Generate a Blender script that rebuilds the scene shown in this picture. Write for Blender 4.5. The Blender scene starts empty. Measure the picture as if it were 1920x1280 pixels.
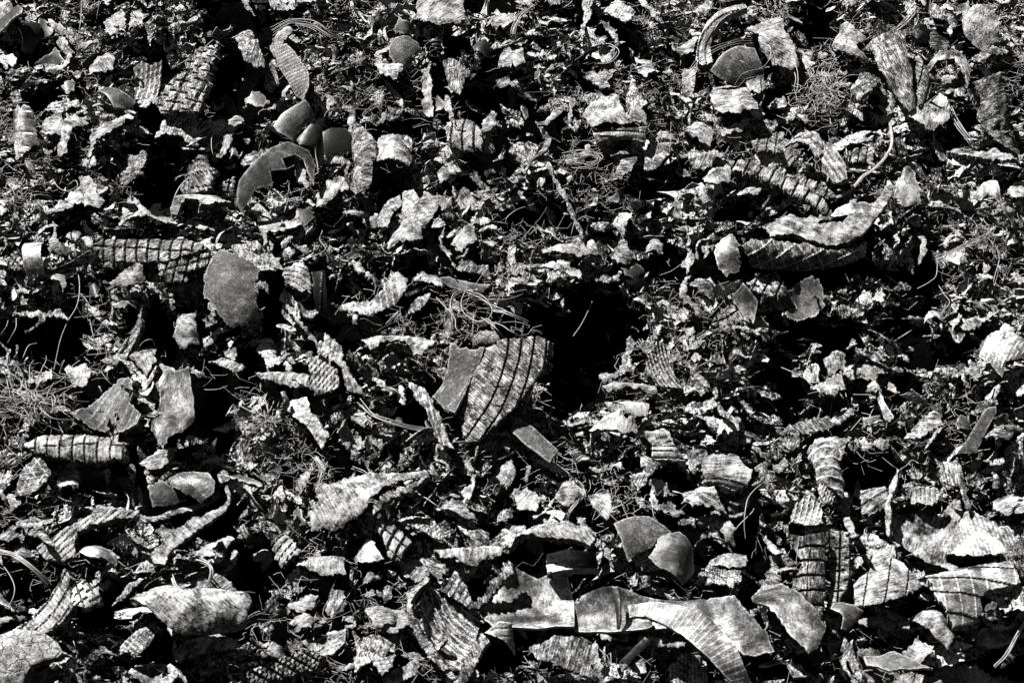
SUN_E, EXPO = 5.0, 0.7
NCHIP, NSTRIP, NRIB, NCARC = 180, 190, 50, 120
NCRUMB, NSHRED, NFLAKE, NFLUFF = 34000, 16000, 12000, 40000
DATA = '''
# name|label|mat|opts|pts      (crop px)
R1
sidewall_fragment|pale cracked rubber slab poking up behind the broken black shell|P|n:L b:30,2 P:g,60,60,5,2|-30,40 60,15 100,60 90,110 40,150 -30,230
*plastic_shell|broken black glossy shell with a curled grey rim lying in dark hollow|K||
+rim|grey curled rim of the shell|G|n:L b:60,3 r:1 z:3|-20,270 0,190 60,120 140,65 170,90 165,115 110,150 70,200 30,230 10,280
+lobe||K|n:U d:-3 r:1 z:2|215,100 285,95 318,140 285,190 225,217 212,180
+wall||K|n:R b:90,3 r:2 z:1|90,190 170,120 215,150 205,240 180,300 120,290
+floor_plate|dull grey torn plate at the bottom of the shell|G|n:F r:4 z:2|190,355 300,255 362,330 345,392 270,408 240,380
rubber_strip|pale crescent of rubber curving around the broken black shell|P|n:L b:0,2 t:10|320,190 385,230 425,300 405,365 372,402 380,345 345,265 315,235
rubber_chip|upright pale jagged chip with a leaning slot of shadow behind it|P|n:L|590,90 660,35 692,90 690,150 640,160 620,215 570,170
rubber_chip|pale notched flake near a thin grey ribbed plate|P|n:T|738,40 800,60 845,60 820,100 772,118 750,80
ribbed_fragment|narrow grey upright plate with fine slanted ribs|D|n:F P:r,40,16,5,1.5 g:8|810,130 870,105 872,200 840,262 820,210
rubber_strip|pale tapering rubber splinter in the dark above the upright tread|P|n:T b:70,1|960,172 1010,130 1132,103 1112,150 1040,152 980,182
rubber_strip|short straight grey strap with rounded top in a dark gap|P|n:U b:80,1.5|438,270 556,236 552,265 440,297
ribbed_fragment|inward curved sidewall with wide dark ribs like a fan, above the dark shiny strip|D|n:U b:80,-5 P:r,15,26,6,2 g:8 r:3|740,355 850,348 905,340 880,420 870,480 810,595 760,550 718,500
*tread_fragment|tall upright piece of chunky tread with a stepped frayed top|D||
+tread_face||D|n:L b:20,2 P:g,25,95,14,9 P:l,100,60,9,7 P:r,60,14,5,.8 g:7 r:2 t:16 z:5|868,592 950,490 1062,428 1192,418 1172,500 1122,640 1000,652 930,662 900,602
+shoulder||D|n:L b:20,1 P:g,15,50,9,7 P:l,95,40,8,7 P:r,50,10,5,.8 g:7 r:3 t:16 z:6|1040,350 1100,290 1222,258 1212,330 1172,400 1132,432 1050,392
+frayed_base||D|n:U b:0,2 P:r,10,14,5,1.2 r:6 g:8 z:3|858,770 920,672 1100,650 1132,780 1100,822 1020,790 900,762
ribbed_fragment|slender leaf of rubber with even cross ribs standing over the dark grey flaps|A|n:-.5,-.6,.6 b:-35,3 P:r,62,19,6,1.6 r:1 g:7 z:4|1588,312 1640,288 1690,338 1762,450 1776,540 1742,612 1700,590 1660,512 1600,420
rubber_strip|grey strap bent over at its top in dark space beside the tall tread|D|n:T b:60,4 P:g,20,40,7,3 g:9|1290,222 1400,208 1452,290 1478,370 1440,400 1372,392 1350,320 1300,240
plastic_shell|smooth dark grey flap tilted above an arched grey flap with torn underside|G|n:.25,-.8,.55 b:20,3 r:0.6 g:14 z:5|1518,722 1560,660 1690,588 1732,640 1752,692 1692,720 1650,780 1640,832 1540,762
plastic_shell|smooth black rounded flap joined beside the folded dark tube|K|n:.1,-.75,.6 d:2 r:0.4 g:14 z:4|1795,735 1850,708 1935,712 1975,770 1950,850 1875,872 1820,872 1790,800
rubber_tube|folded glossy black tube between two dark flaps|K|n:.4,-.7,.5 b:25,4 r:.5 z:5 g:10|1650,790 1722,718 1782,750 1802,902 1772,962 1750,900 1742,850 1660,832
plastic_shell|large arched grey flap with a deeply torn scalloped underside|G|n:.15,-.75,.6 b:-30,4 r:.7 g:14 z:6|1318,1100 1330,1040 1380,980 1500,870 1600,820 1722,858 1752,940 1746,1062 1720,1010 1690,922 1640,900 1568,930 1592,992 1500,1000 1512,1082 1420,1092 1380,1150 1345,1192 1325,1162
rubber_chip|white triangular tooth hanging below the arched grey flap|P|n:L b:0,1.5 z:6|1655,982 1690,943 1722,960 1732,1072 1660,1022
sidewall_fragment|upright bent panel with pale folded lip and toothed edge|M|n:-.5,-.75,.4 b:0,4 r:4 P:l,90,40,6,2|63,632 110,595 175,598 197,680 212,802 150,850 108,892 84,762
rubber_strip|pale arc of rubber bridging a dark hole|P|n:T b:-40,3|328,852 370,738 430,688 492,690 470,732 410,782 382,882 340,872
rubber_strip|dark shiny rounded strap with white underside edge|G|n:.1,-.6,.75 b:60,3 r:1 z:4|540,532 590,512 700,568 762,602 720,636 640,642 600,582
ribbed_fragment|flat frayed rubber mat with fine ribs below a dull grey tongue|D|n:U P:r,80,18,6,1.5 r:5 g:8|240,602 300,548 420,528 442,592 340,622
rubber_chip|dull grey tongue shaped chip on a frayed mat|G|n:U d:1 z:4|345,490 400,433 427,460 412,512 370,532
rubber_chip|pale wavy lump with a small curled lobe under it|P|n:T b:40,2|498,412 560,358 642,333 640,400 590,432 520,452
ribbed_fragment|pale torn panel with parallel slits on the brink of the big black hole|D|n:L P:g,110,24,6,2.5 r:5 g:8|620,932 650,850 782,808 780,900 740,982 690,1002 640,992
sidewall_fragment|white mottled chip with cracked skin beside the big black hole|P|n:L b:20,1.5|440,990 520,988 547,1060 582,1122 550,1167 490,1162 450,1080
rubber_strip|pale flat strip leaning up to a white mottled chip|P|n:T|248,1182 330,1120 440,1058 462,1102 340,1162 270,1192
rubber_chip|pale pointed wedge at the foot of the big black hole|P|n:T|670,1252 690,1180 705,1128 772,1140 840,1190 892,1232 780,1217
tread_fragment|curved tread lump with scalloped side blocks over twin arches|D|n:L b:20,3 P:l,70,70,9,6 P:g,-25,70,8,4 g:8 t:15|1050,1082 1080,968 1162,898 1232,980 1202,1062 1140,1122 1060,1122
tread_fragment|dark block of tread with cross sipes half hidden by the arched grey flap|D|n:F P:g,10,40,8,6 P:l,95,50,7,5 g:7|1240,1000 1312,988 1332,1152 1200,1132
rubber_strip|pale arch with twin humps under the scalloped tread lump|P|n:T b:90,2 z:4 t:12|968,1222 1000,1168 1080,1128 1212,1128 1312,1182 1252,1192 1150,1202 1120,1232 1132,1182 1062,1172 1000,1226
rubber_chip|pale spindle shaped chip hung with a thin wire|P|n:L b:20,1|1220,872 1250,768 1307,758 1292,822 1240,882
rubber_chip|pale ragged tuft next to the smooth dark grey flap|D|n:T r:5|1338,872 1400,828 1482,818 1512,860 1420,902 1350,932
rubber_strip|pale horizontal frayed strip with a grey tab at its end|P|n:T r:4|1430,1212 1500,1230 1652,1200 1692,1272 1480,1300 1440,1290
rubber_chip|grey rounded tab at the end of a frayed pale strip|G|n:U z:3|1670,1190 1762,1168 1742,1232 1692,1272 1650,1242
rubber_chip|pale oblong chip tipped upward near the arched grey flap|P|n:T b:40,1|1718,1152 1810,1058 1900,1000 1935,1060 1880,1120 1800,1182
rubber_chip|small square pale chip on the edge of the black column of shade|P|n:T|1270,660 1340,630 1347,660 1302,720 1270,712
rubber_chip|grey frayed patch with radiating threads near a pale tongue|G|n:U r:5|1368,575 1400,540 1452,528 1502,580 1440,602
rubber_strip|long pale grey tongue twisted beside the ribbed leaf|D|n:L b:10,2|1498,432 1540,338 1572,380 1562,480 1522,532 1490,502
rubber_chip|torn pale square with slits beside the upright bent panel|P|n:T P:g,30,22,5,2 g:9|170,762 232,728 270,690 352,638 357,760 290,772
rubber_chip|white folded flap at the very top edge beside a round pale pod|P|n:T|1500,-30 1652,-30 1642,40 1600,62 1520,42
rubber_strip|grey pod shaped shred at the very top edge|G|n:T b:70,2|1668,42 1730,-5 1835,8 1742,52
rubber_chip|bright chip wedged under a dark wire loop near the top|P|n:L r:4|1520,290 1570,200 1610,165 1640,180 1600,250 1540,320
rubber_strip|crumpled pale band leading down from the frayed base of the upright tread|P|n:T b:50,2 r:4|500,930 530,800 600,760 740,680 760,700 640,800 560,840 530,920
rubber_strip|slim bright strip lying at the foot of the twin arches|P|n:T|880,1250 960,1242 1120,1232 1300,1235 1180,1256 1000,1262
R2
sidewall_fragment|large white cracked block cut by the top edge|P|n:-.2,-.65,.73 b:0,2 P:g,60,160,5,2 t:14 z:5|420,-30 690,-30 682,60 676,122 620,152 560,152 480,132 408,100
liner_disc|dark grey rounded patch with soft pale rim below a little pyramid|A|n:.15,-.75,.6 d:3 r:2 z:4|268,262 300,204 370,198 432,240 447,290 402,330 380,382 300,372 264,312
rubber_strip|pale cupped strip tucked under the dark grey rounded patch|P|n:T b:90,2 P:r,0,30,6,1 g:10 z:4|170,370 260,363 352,375 352,412 310,447 230,432
rubber_chip|small grey pyramid shaped chip above the dark rounded patch|G|n:F b:0,2|284,172 320,98 402,160 382,202 300,192
*ribbed_fragment|narrow ribbed strip dropping from shadow into a pale barbed end|D||
+dark_ribs||K|n:.1,-.8,.5 b:0,2 P:r,90,22,6,2 g:8|470,225 560,213 577,340 560,352 520,280
+pale_end||D|n:L b:0,2 P:g,90,22,5,2 r:4 g:8 z:4|568,340 640,348 717,395 692,480 682,552 640,532 600,430
rubber_strip|upright pale frayed plank standing at the edge of a dark slot|P|n:L r:5 P:g,0,40,6,2 g:9|440,380 492,368 502,500 502,642 455,632 450,560
rubber_chip|small bluish black glossy triangle in a dark slot|K|n:L r:1|503,540 530,522 582,580 520,617
rubber_chip|blocky white chip with scooped corner beside a dark round knob|P|n:T b:90,2 t:14|878,378 895,330 960,268 1012,253 1032,370 960,387
rubber_chip|dark grey knob in shade behind a blocky white chip|G|n:U d:2|858,230 930,228 947,280 902,307 870,272
rubber_chip|pale chip scored by three slanted cuts|P|n:T P:g,20,50,10,4 g:8|1083,262 1160,238 1210,223 1242,240 1192,322 1080,302
rubber_tube|dark short tube with one bright stripe along it|K|n:.2,-.6,.75 b:30,3 r:1|728,270 792,253 847,330 800,342 740,312
sidewall_fragment|squarish warm grey chip with curved growth lines against black|P|n:T P:r,40,16,5,1.2,1380,0 g:8 z:4|1468,80 1530,38 1642,75 1632,110 1590,167 1520,122
*bead_fragment|bright sidewall chunk with notched top and stepped bead arcs below|P||
+sidewall|bright notched slab|P|n:-.15,-.55,.82 b:0,2 r:2 z:5 g:9|1350,690 1400,618 1530,588 1562,605 1566,640 1602,702 1660,638 1702,660 1711,705 1600,735 1500,745 1410,758 1380,720
+bead|stepped shiny bead|M|n:-.1,-.62,.78 b:90,1 P:g,90,26,7,4,1560,2400 r:1 g:6 t:20 z:6 s:1|1408,758 1500,742 1600,733 1712,715 1692,802 1600,782 1500,792 1425,812
ribbed_fragment|pale finely slit sheet just above the notched bright slab|D|n:T P:g,50,22,5,2 r:4 g:8|1338,542 1440,508 1530,558 1502,592 1400,582
rubber_chip|finely grooved grey cone beside the notched bright slab|D|n:L P:r,10,12,4,1 g:7|1598,580 1632,448 1672,530 1722,592 1660,640 1600,640
rubber_chip|pale frayed flat flake near the upper black gap|P|n:T r:4|1738,412 1830,388 1842,420 1780,442 1745,432
rubber_chip|crumpled light lump touching a frayed flat flake|P|n:T r:5|1650,350 1730,343 1742,400 1690,432 1640,392
rubber_chip|speckled many pointed clump over small rubber crumbs|D|n:T r:6|1348,412 1400,368 1502,400 1492,472 1420,452
rubber_chip|pale boat shaped chip inside a dark curled loop|P|n:T b:90,1|1408,322 1430,278 1490,288 1522,300 1500,342
rubber_chip|grey square chip perched above a dark curled loop|D|n:L|1418,220 1480,210 1490,262 1420,270
*tread_fragment|pale tread block with two deep upright cracks amid small shreds|P||
+tread_face||P|n:-.25,-.7,.66 P:g,5,62,9,8 P:l,100,140,6,4 g:7 r:3 t:14 z:5|588,690 680,678 740,690 802,750 792,852 680,862 608,832
+side_face||D|n:R r:3 z:4|800,750 850,755 858,850 795,855
rubber_chip|pale lens shaped chip leaning on the cracked tread block|P|n:T b:40,1 z:4|790,760 800,700 840,638 872,650 862,702
ribbed_fragment|tall ribbed stump with banded bark like skin beside a pale barrel|D|n:L b:0,3 P:g,80,44,6,2.5 P:g,0,36,5,1.5 r:3 g:8 z:4|70,702 130,718 202,802 182,962 170,1072 100,1112 65,1062 90,962 60,852
ribbed_fragment|pale barrel of rubber with upright bands next to the ribbed stump|P|n:T b:0,3 P:g,5,34,6,2 r:2 g:8 z:5|178,832 230,798 352,798 392,880 382,942 250,932 175,902
sidewall_fragment|white shield shaped plate with a notch cut in its top|P|n:-.3,-.7,.65 b:0,2 P:r,80,18,4,.8 r:2 g:9 z:5|358,1095 420,1093 440,1130 460,1147 480,1093 547,1110 532,1202 480,1300 320,1300 345,1182
rubber_strip|thin upright twig of rubber running into the notched shield plate|D|n:L|390,882 420,868 437,1000 442,1132 420,1132 400,982
rubber_chip|pale grooved thumb shaped chip in front of black shade|P|n:L b:10,2 P:g,20,26,5,2 g:8|643,1082 710,1063 762,1140 742,1172 690,1192 648,1132
rubber_strip|long frayed sliver slanting down from the cracked tread block|D|n:L r:4|688,902 730,938 832,1110 800,1122 700,962
rubber_strip|long straight stick of rubber slanting through dark shreds|D|n:L b:20,1 t:12 r:3 z:6 P:g,28,14,4,2 g:7|1128,905 1152,898 1252,1100 1340,1280 1345,1340 1320,1300 1258,1152
rubber_strip|grey twisted tongue flared at the top among thin shreds|D|n:T b:30,2|1470,1052 1540,1000 1575,910 1672,898 1622,992 1562,1042
rubber_chip|dark grey triangular plate under the grey twisted tongue|G|n:F|1468,1112 1540,1048 1622,1110 1560,1125
rubber_chip|grey blade pointing up to one side with frayed lower edge|D|n:T r:3|1698,912 1800,848 1862,818 1832,912 1762,962 1690,962
rubber_chip|small bright cone beside a speckled frayed lump|P|n:L|1058,1012 1130,968 1137,992 1110,1037
rubber_strip|thin S shaped shred curling through the middle of the upper debris|D|n:T z:4 r:3|1083,680 1122,690 1168,760 1142,842 1060,892 1023,952 1012,940 1045,880 1115,832 1135,765
rubber_chip|speckled frayed lump in shade beside a small bright cone|D|n:L r:5|958,980 1040,968 1042,1042 960,1032
rubber_chip|pale short roll with two dark end rings|P|n:T b:70,1.5|538,992 620,958 642,1000 560,1042
rubber_chip|tiny pale nub alone on black near the top middle|P|n:T|768,190 800,183 832,215 800,242 778,222
rubber_strip|row of overlapping pale flakes lying across the top shade|P|n:T r:6|720,122 820,92 930,85 985,70 970,132 930,152 850,165 840,140
rubber_chip|grey feathered fan of threads under a blocky white chip|D|n:U r:5|850,492 862,448 930,428 990,470 975,490
rubber_strip|thin pale shred forked toward the top edge|P|n:T r:5|1340,-20 1395,-20 1412,90 1370,140 1345,230 1335,160 1360,90
rubber_chip|mid grey split wedge in the shadow below the bead arcs|D|n:T r:4|1260,920 1340,890 1380,830 1395,870 1350,915 1280,940
sidewall_fragment|pale hooked flake at the border of the notched shield shadow|P|n:T b:20,1.5 r:3|200,1240 240,1160 330,1110 345,1150 290,1210 260,1290 210,1290
R3
bead_fragment|thick pale half hoop of tyre bead with dark inner lip|M|n:-.2,-.65,.73 b:45,3 P:g,0,40,8,5,330,330 r:1 g:7 t:22 z:5|75,362 90,240 140,138 200,83 342,43 362,70 270,102 205,152 165,222 152,302 168,372 110,392
liner_sheet|smooth dark grey domed sheet with white tattered lower edge|A|n:.1,-.8,.55 d:4 r:1.5 g:13 z:7|148,392 220,308 320,253 402,268 427,340 452,390 457,442 340,472 230,452 180,422
sidewall_fragment|bright creased bulge behind the smooth grey dome with wires over it|P|n:-.1,-.55,.83 b:70,5 r:2 z:6|360,228 420,168 542,122 567,250 622,320 642,392 602,412 500,402 430,342 420,262
rubber_chip|shiny rolled lip hanging under the dome sheet|M|n:T b:90,3 z:7|360,490 450,428 452,512 380,512
*carcass_fragment|layered pale carcass chunk with frayed plies below the grey dome|P||
+upper_ply||P|n:T r:3 b:90,1 z:4|170,502 290,488 372,510 392,570 420,620 300,640 190,630 165,590
+lower_ply|frayed darker ply|D|n:U r:6 P:g,80,26,6,3 g:8 z:3|170,640 300,645 425,625 512,672 482,732 400,692 300,660 175,702
rubber_chip|pale nub beneath the layered carcass chunk|P|n:T|210,742 330,690 372,690 340,752 230,772
*draped_sidewall|large draped sheet of dusty rubber with a long fold at its side|D||
+face||D|n:-.1,-.6,.79 b:20,6 r:1.5 g:10 z:6|1000,300 1060,255 1180,263 1240,310 1262,420 1290,540 1300,632 1262,652 1150,562 1090,422 1060,352
+folded_edge||D|n:.1,-.6,.79 b:10,3 P:g,15,60,12,6 r:1.5 g:9 z:5|1240,312 1302,360 1342,420 1392,540 1332,622 1300,632 1288,540 1262,420
+knuckle|pale crumpled knuckle of the sheet|P|n:L b:20,4 z:6|862,322 880,230 930,178 1012,213 1060,252 1000,300 1062,352 1042,382 1000,366 930,352
tread_fragment|squared ridged block resting against the large draped sheet|D|n:T P:g,-45,36,8,5 P:l,45,50,6,3 g:7 z:6 t:16|928,522 1010,418 1102,460 1062,532 980,582
sidewall_fragment|pale flap folding out beneath the large draped sheet|P|n:-.1,-.5,.85 b:50,3 P:r,60,14,4,.8 g:9 z:5|1248,672 1330,630 1432,558 1492,640 1482,692 1380,752 1290,712
bead_fragment|pale arched ledge with black hollow under it|P|n:T b:0,4 r:1 z:6|1338,402 1440,348 1572,333 1612,400 1592,502 1560,442 1512,390 1420,402 1360,432
rubber_tube|ribbed short roll set in the hollow below an arched ledge|M|n:L b:0,3 P:g,0,22,6,3 g:7|1490,452 1560,458 1582,540 1500,562
rubber_chip|warm grey speckled peak standing over thin shreds|D|n:F b:0,3|1178,232 1300,163 1382,170 1352,252 1260,242
rubber_chip|steep dark triangular plate with glittering edge|D|n:.3,-.75,.55 r:2|1380,158 1412,170 1552,320 1420,312 1390,232
liner_sheet|large bright mottled oval plate near the top corner|P|n:-.3,-.75,.55 d:3 r:1.5 g:12 z:6|1563,102 1620,28 1720,18 1772,130 1762,232 1682,282 1620,252 1570,192
rubber_chip|grey leaf chip resting beside a bright mottled oval plate|D|n:L|1368,62 1400,23 1462,70 1452,112 1382,92
rubber_chip|crumpled wrinkled lump below the bright mottled oval plate|D|n:T r:5 b:30,2|1588,372 1700,318 1812,318 1722,372 1652,412
sidewall_fragment|tall speckled dark slab standing at the edge of the picture|D|n:.1,-.85,.5 r:2 b:0,2 g:10 z:4|1628,452 1760,428 1792,540 1850,740 1885,842 1882,892 1740,802 1650,642 1672,562
rubber_strip|bright flat splinter lying at the foot of the tall speckled slab|P|n:T z:5 t:12|1473,832 1560,828 1642,860 1740,843 1872,912 1720,892 1640,892 1500,862
tread_fragment|long saw toothed strip of tread slanting downhill|P|n:-.1,-.5,.85 b:60,3 P:l,28,74,12,8 P:g,118,60,8,5 r:4 g:7 t:18 z:6|250,888 400,908 560,988 720,1078 792,1130 842,1212 822,1230 760,1172 600,1092 430,1012 280,942
tread_fragment|smaller toothed tread row behind the long saw toothed strip|D|n:T P:l,25,60,10,7 g:7 z:4 b:60,2|400,928 500,918 650,998 800,1038 862,1090 800,1102 690,1045 560,985
*bead_fragment|curled white shell with a grooved bead lip in the upper rubble|P||
+sidewall||P|n:T b:30,4 P:r,60,30,6,2,760,1000 r:1 g:9 z:6|568,872 640,818 762,818 792,880 742,922 720,892 650,870
+bead|grooved bead lip|M|n:-.1,-.62,.78 b:-40,3 P:g,-35,30,8,5 r:1 g:6 t:18 z:7|780,830 830,838 912,962 917,1042 862,1062 780,992 768,950 800,900
rubber_chip|dark square chip in shade above the curled white shell|K|n:F|620,772 680,728 692,802 640,802
sidewall_fragment|white rounded plate with one cut edge in front of black|P|n:T b:10,2 z:5|118,1022 180,968 272,958 262,1042 210,1077 140,1062
rubber_chip|small white kidney shaped chip alone on black|P|n:T|353,1072 400,1038 452,1065 420,1097 370,1097
tread_fragment|short ribbed tread loop under the curved cable|D|n:T b:60,3 P:l,10,44,9,6 g:7 t:14|868,902 930,868 1060,848 1102,880 1062,922 950,942
rubber_strip|slim curved stalk with pale edge rising from shreds|P|n:L t:8|678,720 690,722 712,760 742,802 720,822 690,792
liner_sheet|mid grey crumpled leaf with bright creases beside the tyre ring|M|n:-.2,-.75,.6 d:3 r:3 z:5 g:11|1193,1022 1250,928 1302,968 1322,1072 1332,1132 1230,1162 1178,1102
rubber_chip|pale draped fin with a long tapering tail|M|n:-.2,-.65,.73 b:20,4 r:1.5 z:6|1618,1122 1680,1038 1752,1060 1772,1142 1860,1270 1840,1275 1750,1160 1700,1122 1660,1152
rubber_chip|pale winged chip at the edge of the picture|P|n:T b:60,2|1778,1132 1850,1058 1935,1048 1935,1112 1830,1142
sidewall_fragment|pale rough slab at the base of the toothed strip|P|n:T|480,1300 502,1230 600,1188 702,1250 860,1290 700,1310
rubber_strip|grey sheet tucked inside the big tyre ring|D|n:U r:3|898,1132 1060,1128 1102,1160 1042,1242 960,1202
rubber_chip|pale bulging chip with stepped plies near the edge of a deep gap|P|n:T r:3 b:60,2|0,762 100,718 172,770 152,832 60,812
rubber_chip|stack of grey folded plies curled around a small hollow|D|n:T b:80,2 P:g,80,24,6,3 g:8 r:3|20,872 100,828 182,860 240,900 190,900 120,962 60,962
tread_fragment|frayed grey tread crumb with three dark notches|D|n:T P:l,10,50,10,6 r:5 g:7|380,802 440,758 562,758 552,852 420,862
rubber_strip|straight pale rod lying across dark shreds near the edge|P|n:T t:8|1338,1142 1500,1178 1622,1230 1500,1202 1342,1158
rubber_strip|upright pale slat leaning on the half hoop of bead|P|n:L|0,400 40,385 80,370 60,520 30,540 -5,530
rubber_chip|light folded wing next to the thick half hoop|P|n:T|-40,290 20,240 85,200 95,215 60,300 -10,320
rubber_chip|pale lens chip lying in the black cave under the dome|P|n:T|470,582 520,550 578,548 560,590 500,602
rubber_chip|small brownish fin between the dome and the wire nest|G|n:L|645,340 680,293 725,340 745,350 670,385
rubber_strip|sagging pale band strung between the fin and the draped sheet|P|n:T b:0,-2|660,385 760,350 860,345 990,365 1040,380 990,392 860,365 760,372 680,398
R4
*tread_fragment|long horizontal slab of block tread in two rows|D||
+tread_row||D|n:-.2,-.6,.77 b:90,1 P:l,5,62,9,8 P:g,93,75,8,6  g:7 r:2 t:18 z:6|490,117 600,83 800,78 1000,53 1132,100 1152,130 1060,160 870,205 680,212 590,222
+second_row||D|b:90,-.5 P:l,10,58,10,8 P:g,75,60,8,6 g:7 r:3 t:18 z:6 s:1|880,210 1060,165 1155,132 1202,142 1192,192 1080,232 890,272
+under_row||D|n:F P:l,15,60,9,7 g:7 r:4 z:7|890,282 1050,238 1042,322 900,342
ribbed_fragment|tapered barrel with wide bands under the long block tread|P|n:-.3,-.6,.75 b:60,3 P:g,-25,44,7,3 g:8 z:5|640,372 720,298 802,248 827,290 822,352 700,382 650,397
sidewall_fragment|pale square panel fading downward beside small tread blocks|M|n:-.2,-.75,.6 b:90,3 r:2 z:5|130,100 245,98 247,282 150,282 140,182
rubber_chip|round pale cap with dark torn middle|P|n:T d:2 r:3|258,302 310,263 362,290 377,350 350,387 335,340 295,335
tread_fragment|broken row of small tread blocks ending at the long block tread|D|n:L P:l,10,50,9,7 P:g,80,44,8,6 g:7 r:4|330,222 450,168 492,222 520,300 440,250 340,242
tread_fragment|dark tread corner cut by the picture edge beside the square panel|D|n:L P:l,80,50,8,6 g:7|-30,205 30,228 42,282 -5,312 -30,312
rubber_shell|mottled cupped shell with fine ribs fanning from its lower rim|A|n:-.1,-.8,.6 d:4 r:4 g:8 z:7|1138,322 1200,188 1260,148 1302,190 1392,198 1432,240 1442,330 1432,472 1372,562 1310,582 1260,572 1248,530 1190,472 1150,402
rubber_strip|long dark plank with ragged bright upper edge leaning over a pit|D|n:-.5,-.6,.6 r:3 t:12 z:5 P:g,-40,18,4,1.5 g:8|538,742 640,618 742,468 782,428 762,542 652,702 608,752
rubber_chip|upright white knobbly lump facing a pit|P|n:-.2,-.75,.6 d:3 r:4 z:4|978,582 1020,508 1082,498 1117,580 1102,662 1040,692 1000,692 970,632
rubber_chip|small fish shaped chip at the head of the dark plank|P|n:T b:30,1.5|628,462 710,448 742,378 802,382 752,432 722,482 650,492
rubber_strip|thin toothed bar reaching over a black pit|P|n:T z:4 P:l,5,30,6,3 g:8|75,482 330,488 382,522 250,512 240,540 140,612 200,545 215,510 150,502
tread_fragment|pale tread panel with swirling cuts beside a dark upright panel|P|n:-.3,-.65,.7 P:r,50,30,7,-3,1600,480 g:7 z:4|1593,252 1690,218 1735,260 1742,392 1640,372 1598,332
sidewall_fragment|dark upright panel with raised pale seam beside swirled tread|K|n:.1,-.85,.5 r:1 P:r,5,60,8,2 g:8 z:4|1742,272 1812,258 1842,532 1800,520 1762,482
rubber_strip|slim sickle of rubber sweeping down toward the ribbed slab|P|n:L b:40,1 z:4|1588,442 1660,488 1732,590 1782,682 1720,622 1640,522
ribbed_fragment|fan shaped brownish inner sheet with long raised ribs and frayed front edge|A|n:-.15,-.55,.82 b:0,-4 P:r,30,50,7,2.2 r:3 g:7 z:6|400,1062 470,980 560,880 632,808 722,818 722,922 702,962 792,1062 762,1092 650,1107 500,1102 420,1072
liner_sheet|grey folded plate with a sharp upright crease and bright shoulder|M|n:-.2,-.75,.6 b:20,5 r:2 g:10 z:6|890,872 960,838 1012,870 1112,848 1114,1000 1102,1122 1062,1172 980,1232 958,1300 890,1182 888,1102 930,1052 920,962
rubber_strip|pale C shaped curl hugging the grey folded plate|P|n:L b:20,2|850,962 848,880 890,828 912,930 895,985 870,985
rubber_chip|pale splayed chip at the lower end of the dark plank|P|n:T|350,780 480,768 502,800 482,872 410,892 372,842
rubber_chip|pale flat chip tucked between plank and knobbly lump|P|n:T|738,742 820,688 882,690 880,782 820,842 750,772
ribbed_fragment|bright slab with slanted comb ribs|P|n:T P:g,40,24,8,4 g:7 r:3 z:5|1710,742 1800,698 1882,800 1882,902 1750,932 1728,852
ribbed_fragment|pale curved slat above the bright comb ribbed slab|P|n:L P:r,15,26,5,1.5 g:8|1810,702 1830,618 1920,690 1925,802 1862,772
rubber_strip|white flattened tongue running into the comb ribbed slab|P|n:T b:90,2 P:r,30,40,6,1 r:3|1428,862 1600,838 1722,858 1742,922 1562,922 1460,892
rubber_strip|thin rolled sliver with pale rim lying above a white tongue|D|n:T b:70,1|1158,772 1230,758 1372,800 1352,822 1200,792
tread_fragment|half ring of rounded tread blocks with printed sipes at the rim|P|n:-.15,-.55,.82 b:90,1.2 P:l,3,70,8,7 P:g,88,90,7,4  g:7 t:18 z:6|130,1255 210,1218 350,1188 600,1208 700,1238 722,1290 690,1335 460,1342 300,1320 180,1290
rubber_chip|small bright peg shaped chip near a spray of fibres|P|n:L|1418,1012 1450,998 1462,1052 1430,1052
carcass_fragment|torn pale sheet with dark holes beside a spray of fibres|P|n:T r:4 b:40,2 P:r,40,14,4,.8 g:9|1598,1002 1722,998 1742,1082 1842,1202 1802,1272 1700,1152 1600,1062
rubber_chip|pale triangular flake behind the fan ribbed sheet|P|n:L r:3|740,800 800,790 850,840 830,870 770,850
rubber_chip|white ragged chip above the C shaped curl|P|n:T r:4|870,790 960,800 1010,830 960,845 900,835
rubber_strip|frayed dark rope lying over the grey folded plate|D|n:T r:3 z:9 t:8|790,1085 900,1065 1000,1035 1052,1038 1000,1065 900,1085
rubber_chip|spiky pale tuft between the cupped shell and the plank|D|n:T r:6|1010,380 1060,290 1180,195 1190,215 1120,300 1070,385 1040,400
rubber_chip|pale forked shred in front of the cupped shell|D|n:T r:5|1130,520 1180,460 1210,520 1150,560
rubber_chip|bright crumb pile sloping under a grass like fibre tuft|P|n:T r:6|130,870 200,820 290,800 300,850 200,885
R5
*tyre_wedge|large upright wedge of grooved tread with smooth grey sidewall beside the black pit|D||
+sidewall|smooth dull grey sidewall|A|n:-.2,-.79,.57 b:10,.6 P:r,18,95,4,1.4,100,600 r:1.5 g:9 t:16 z:7|608,660 640,668 660,692 700,682 712,700 765,702 772,690 800,690 772,770 722,862 640,1062 580,1040 513,970 560,900 590,800
+tread|dusty grooved tread|D|s:1 b:0,1 P:g,0,70,9,10,100,600,770 P:r,-50,14,5,.4 P:l,92,190,4,3 r:3 g:5.5 t:22 z:7|780,690 860,672 920,650 1000,640 1080,623 1162,650 1132,802 1060,902 960,1042 832,1152 780,1202 700,1217 640,1072 722,862 772,762
stone|warm grey rough stone sitting on top of the upright tread wedge|S|n:F d:5 r:3 t:30 z:8|735,622 770,588 862,598 892,640 882,672 800,690 738,685
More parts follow.
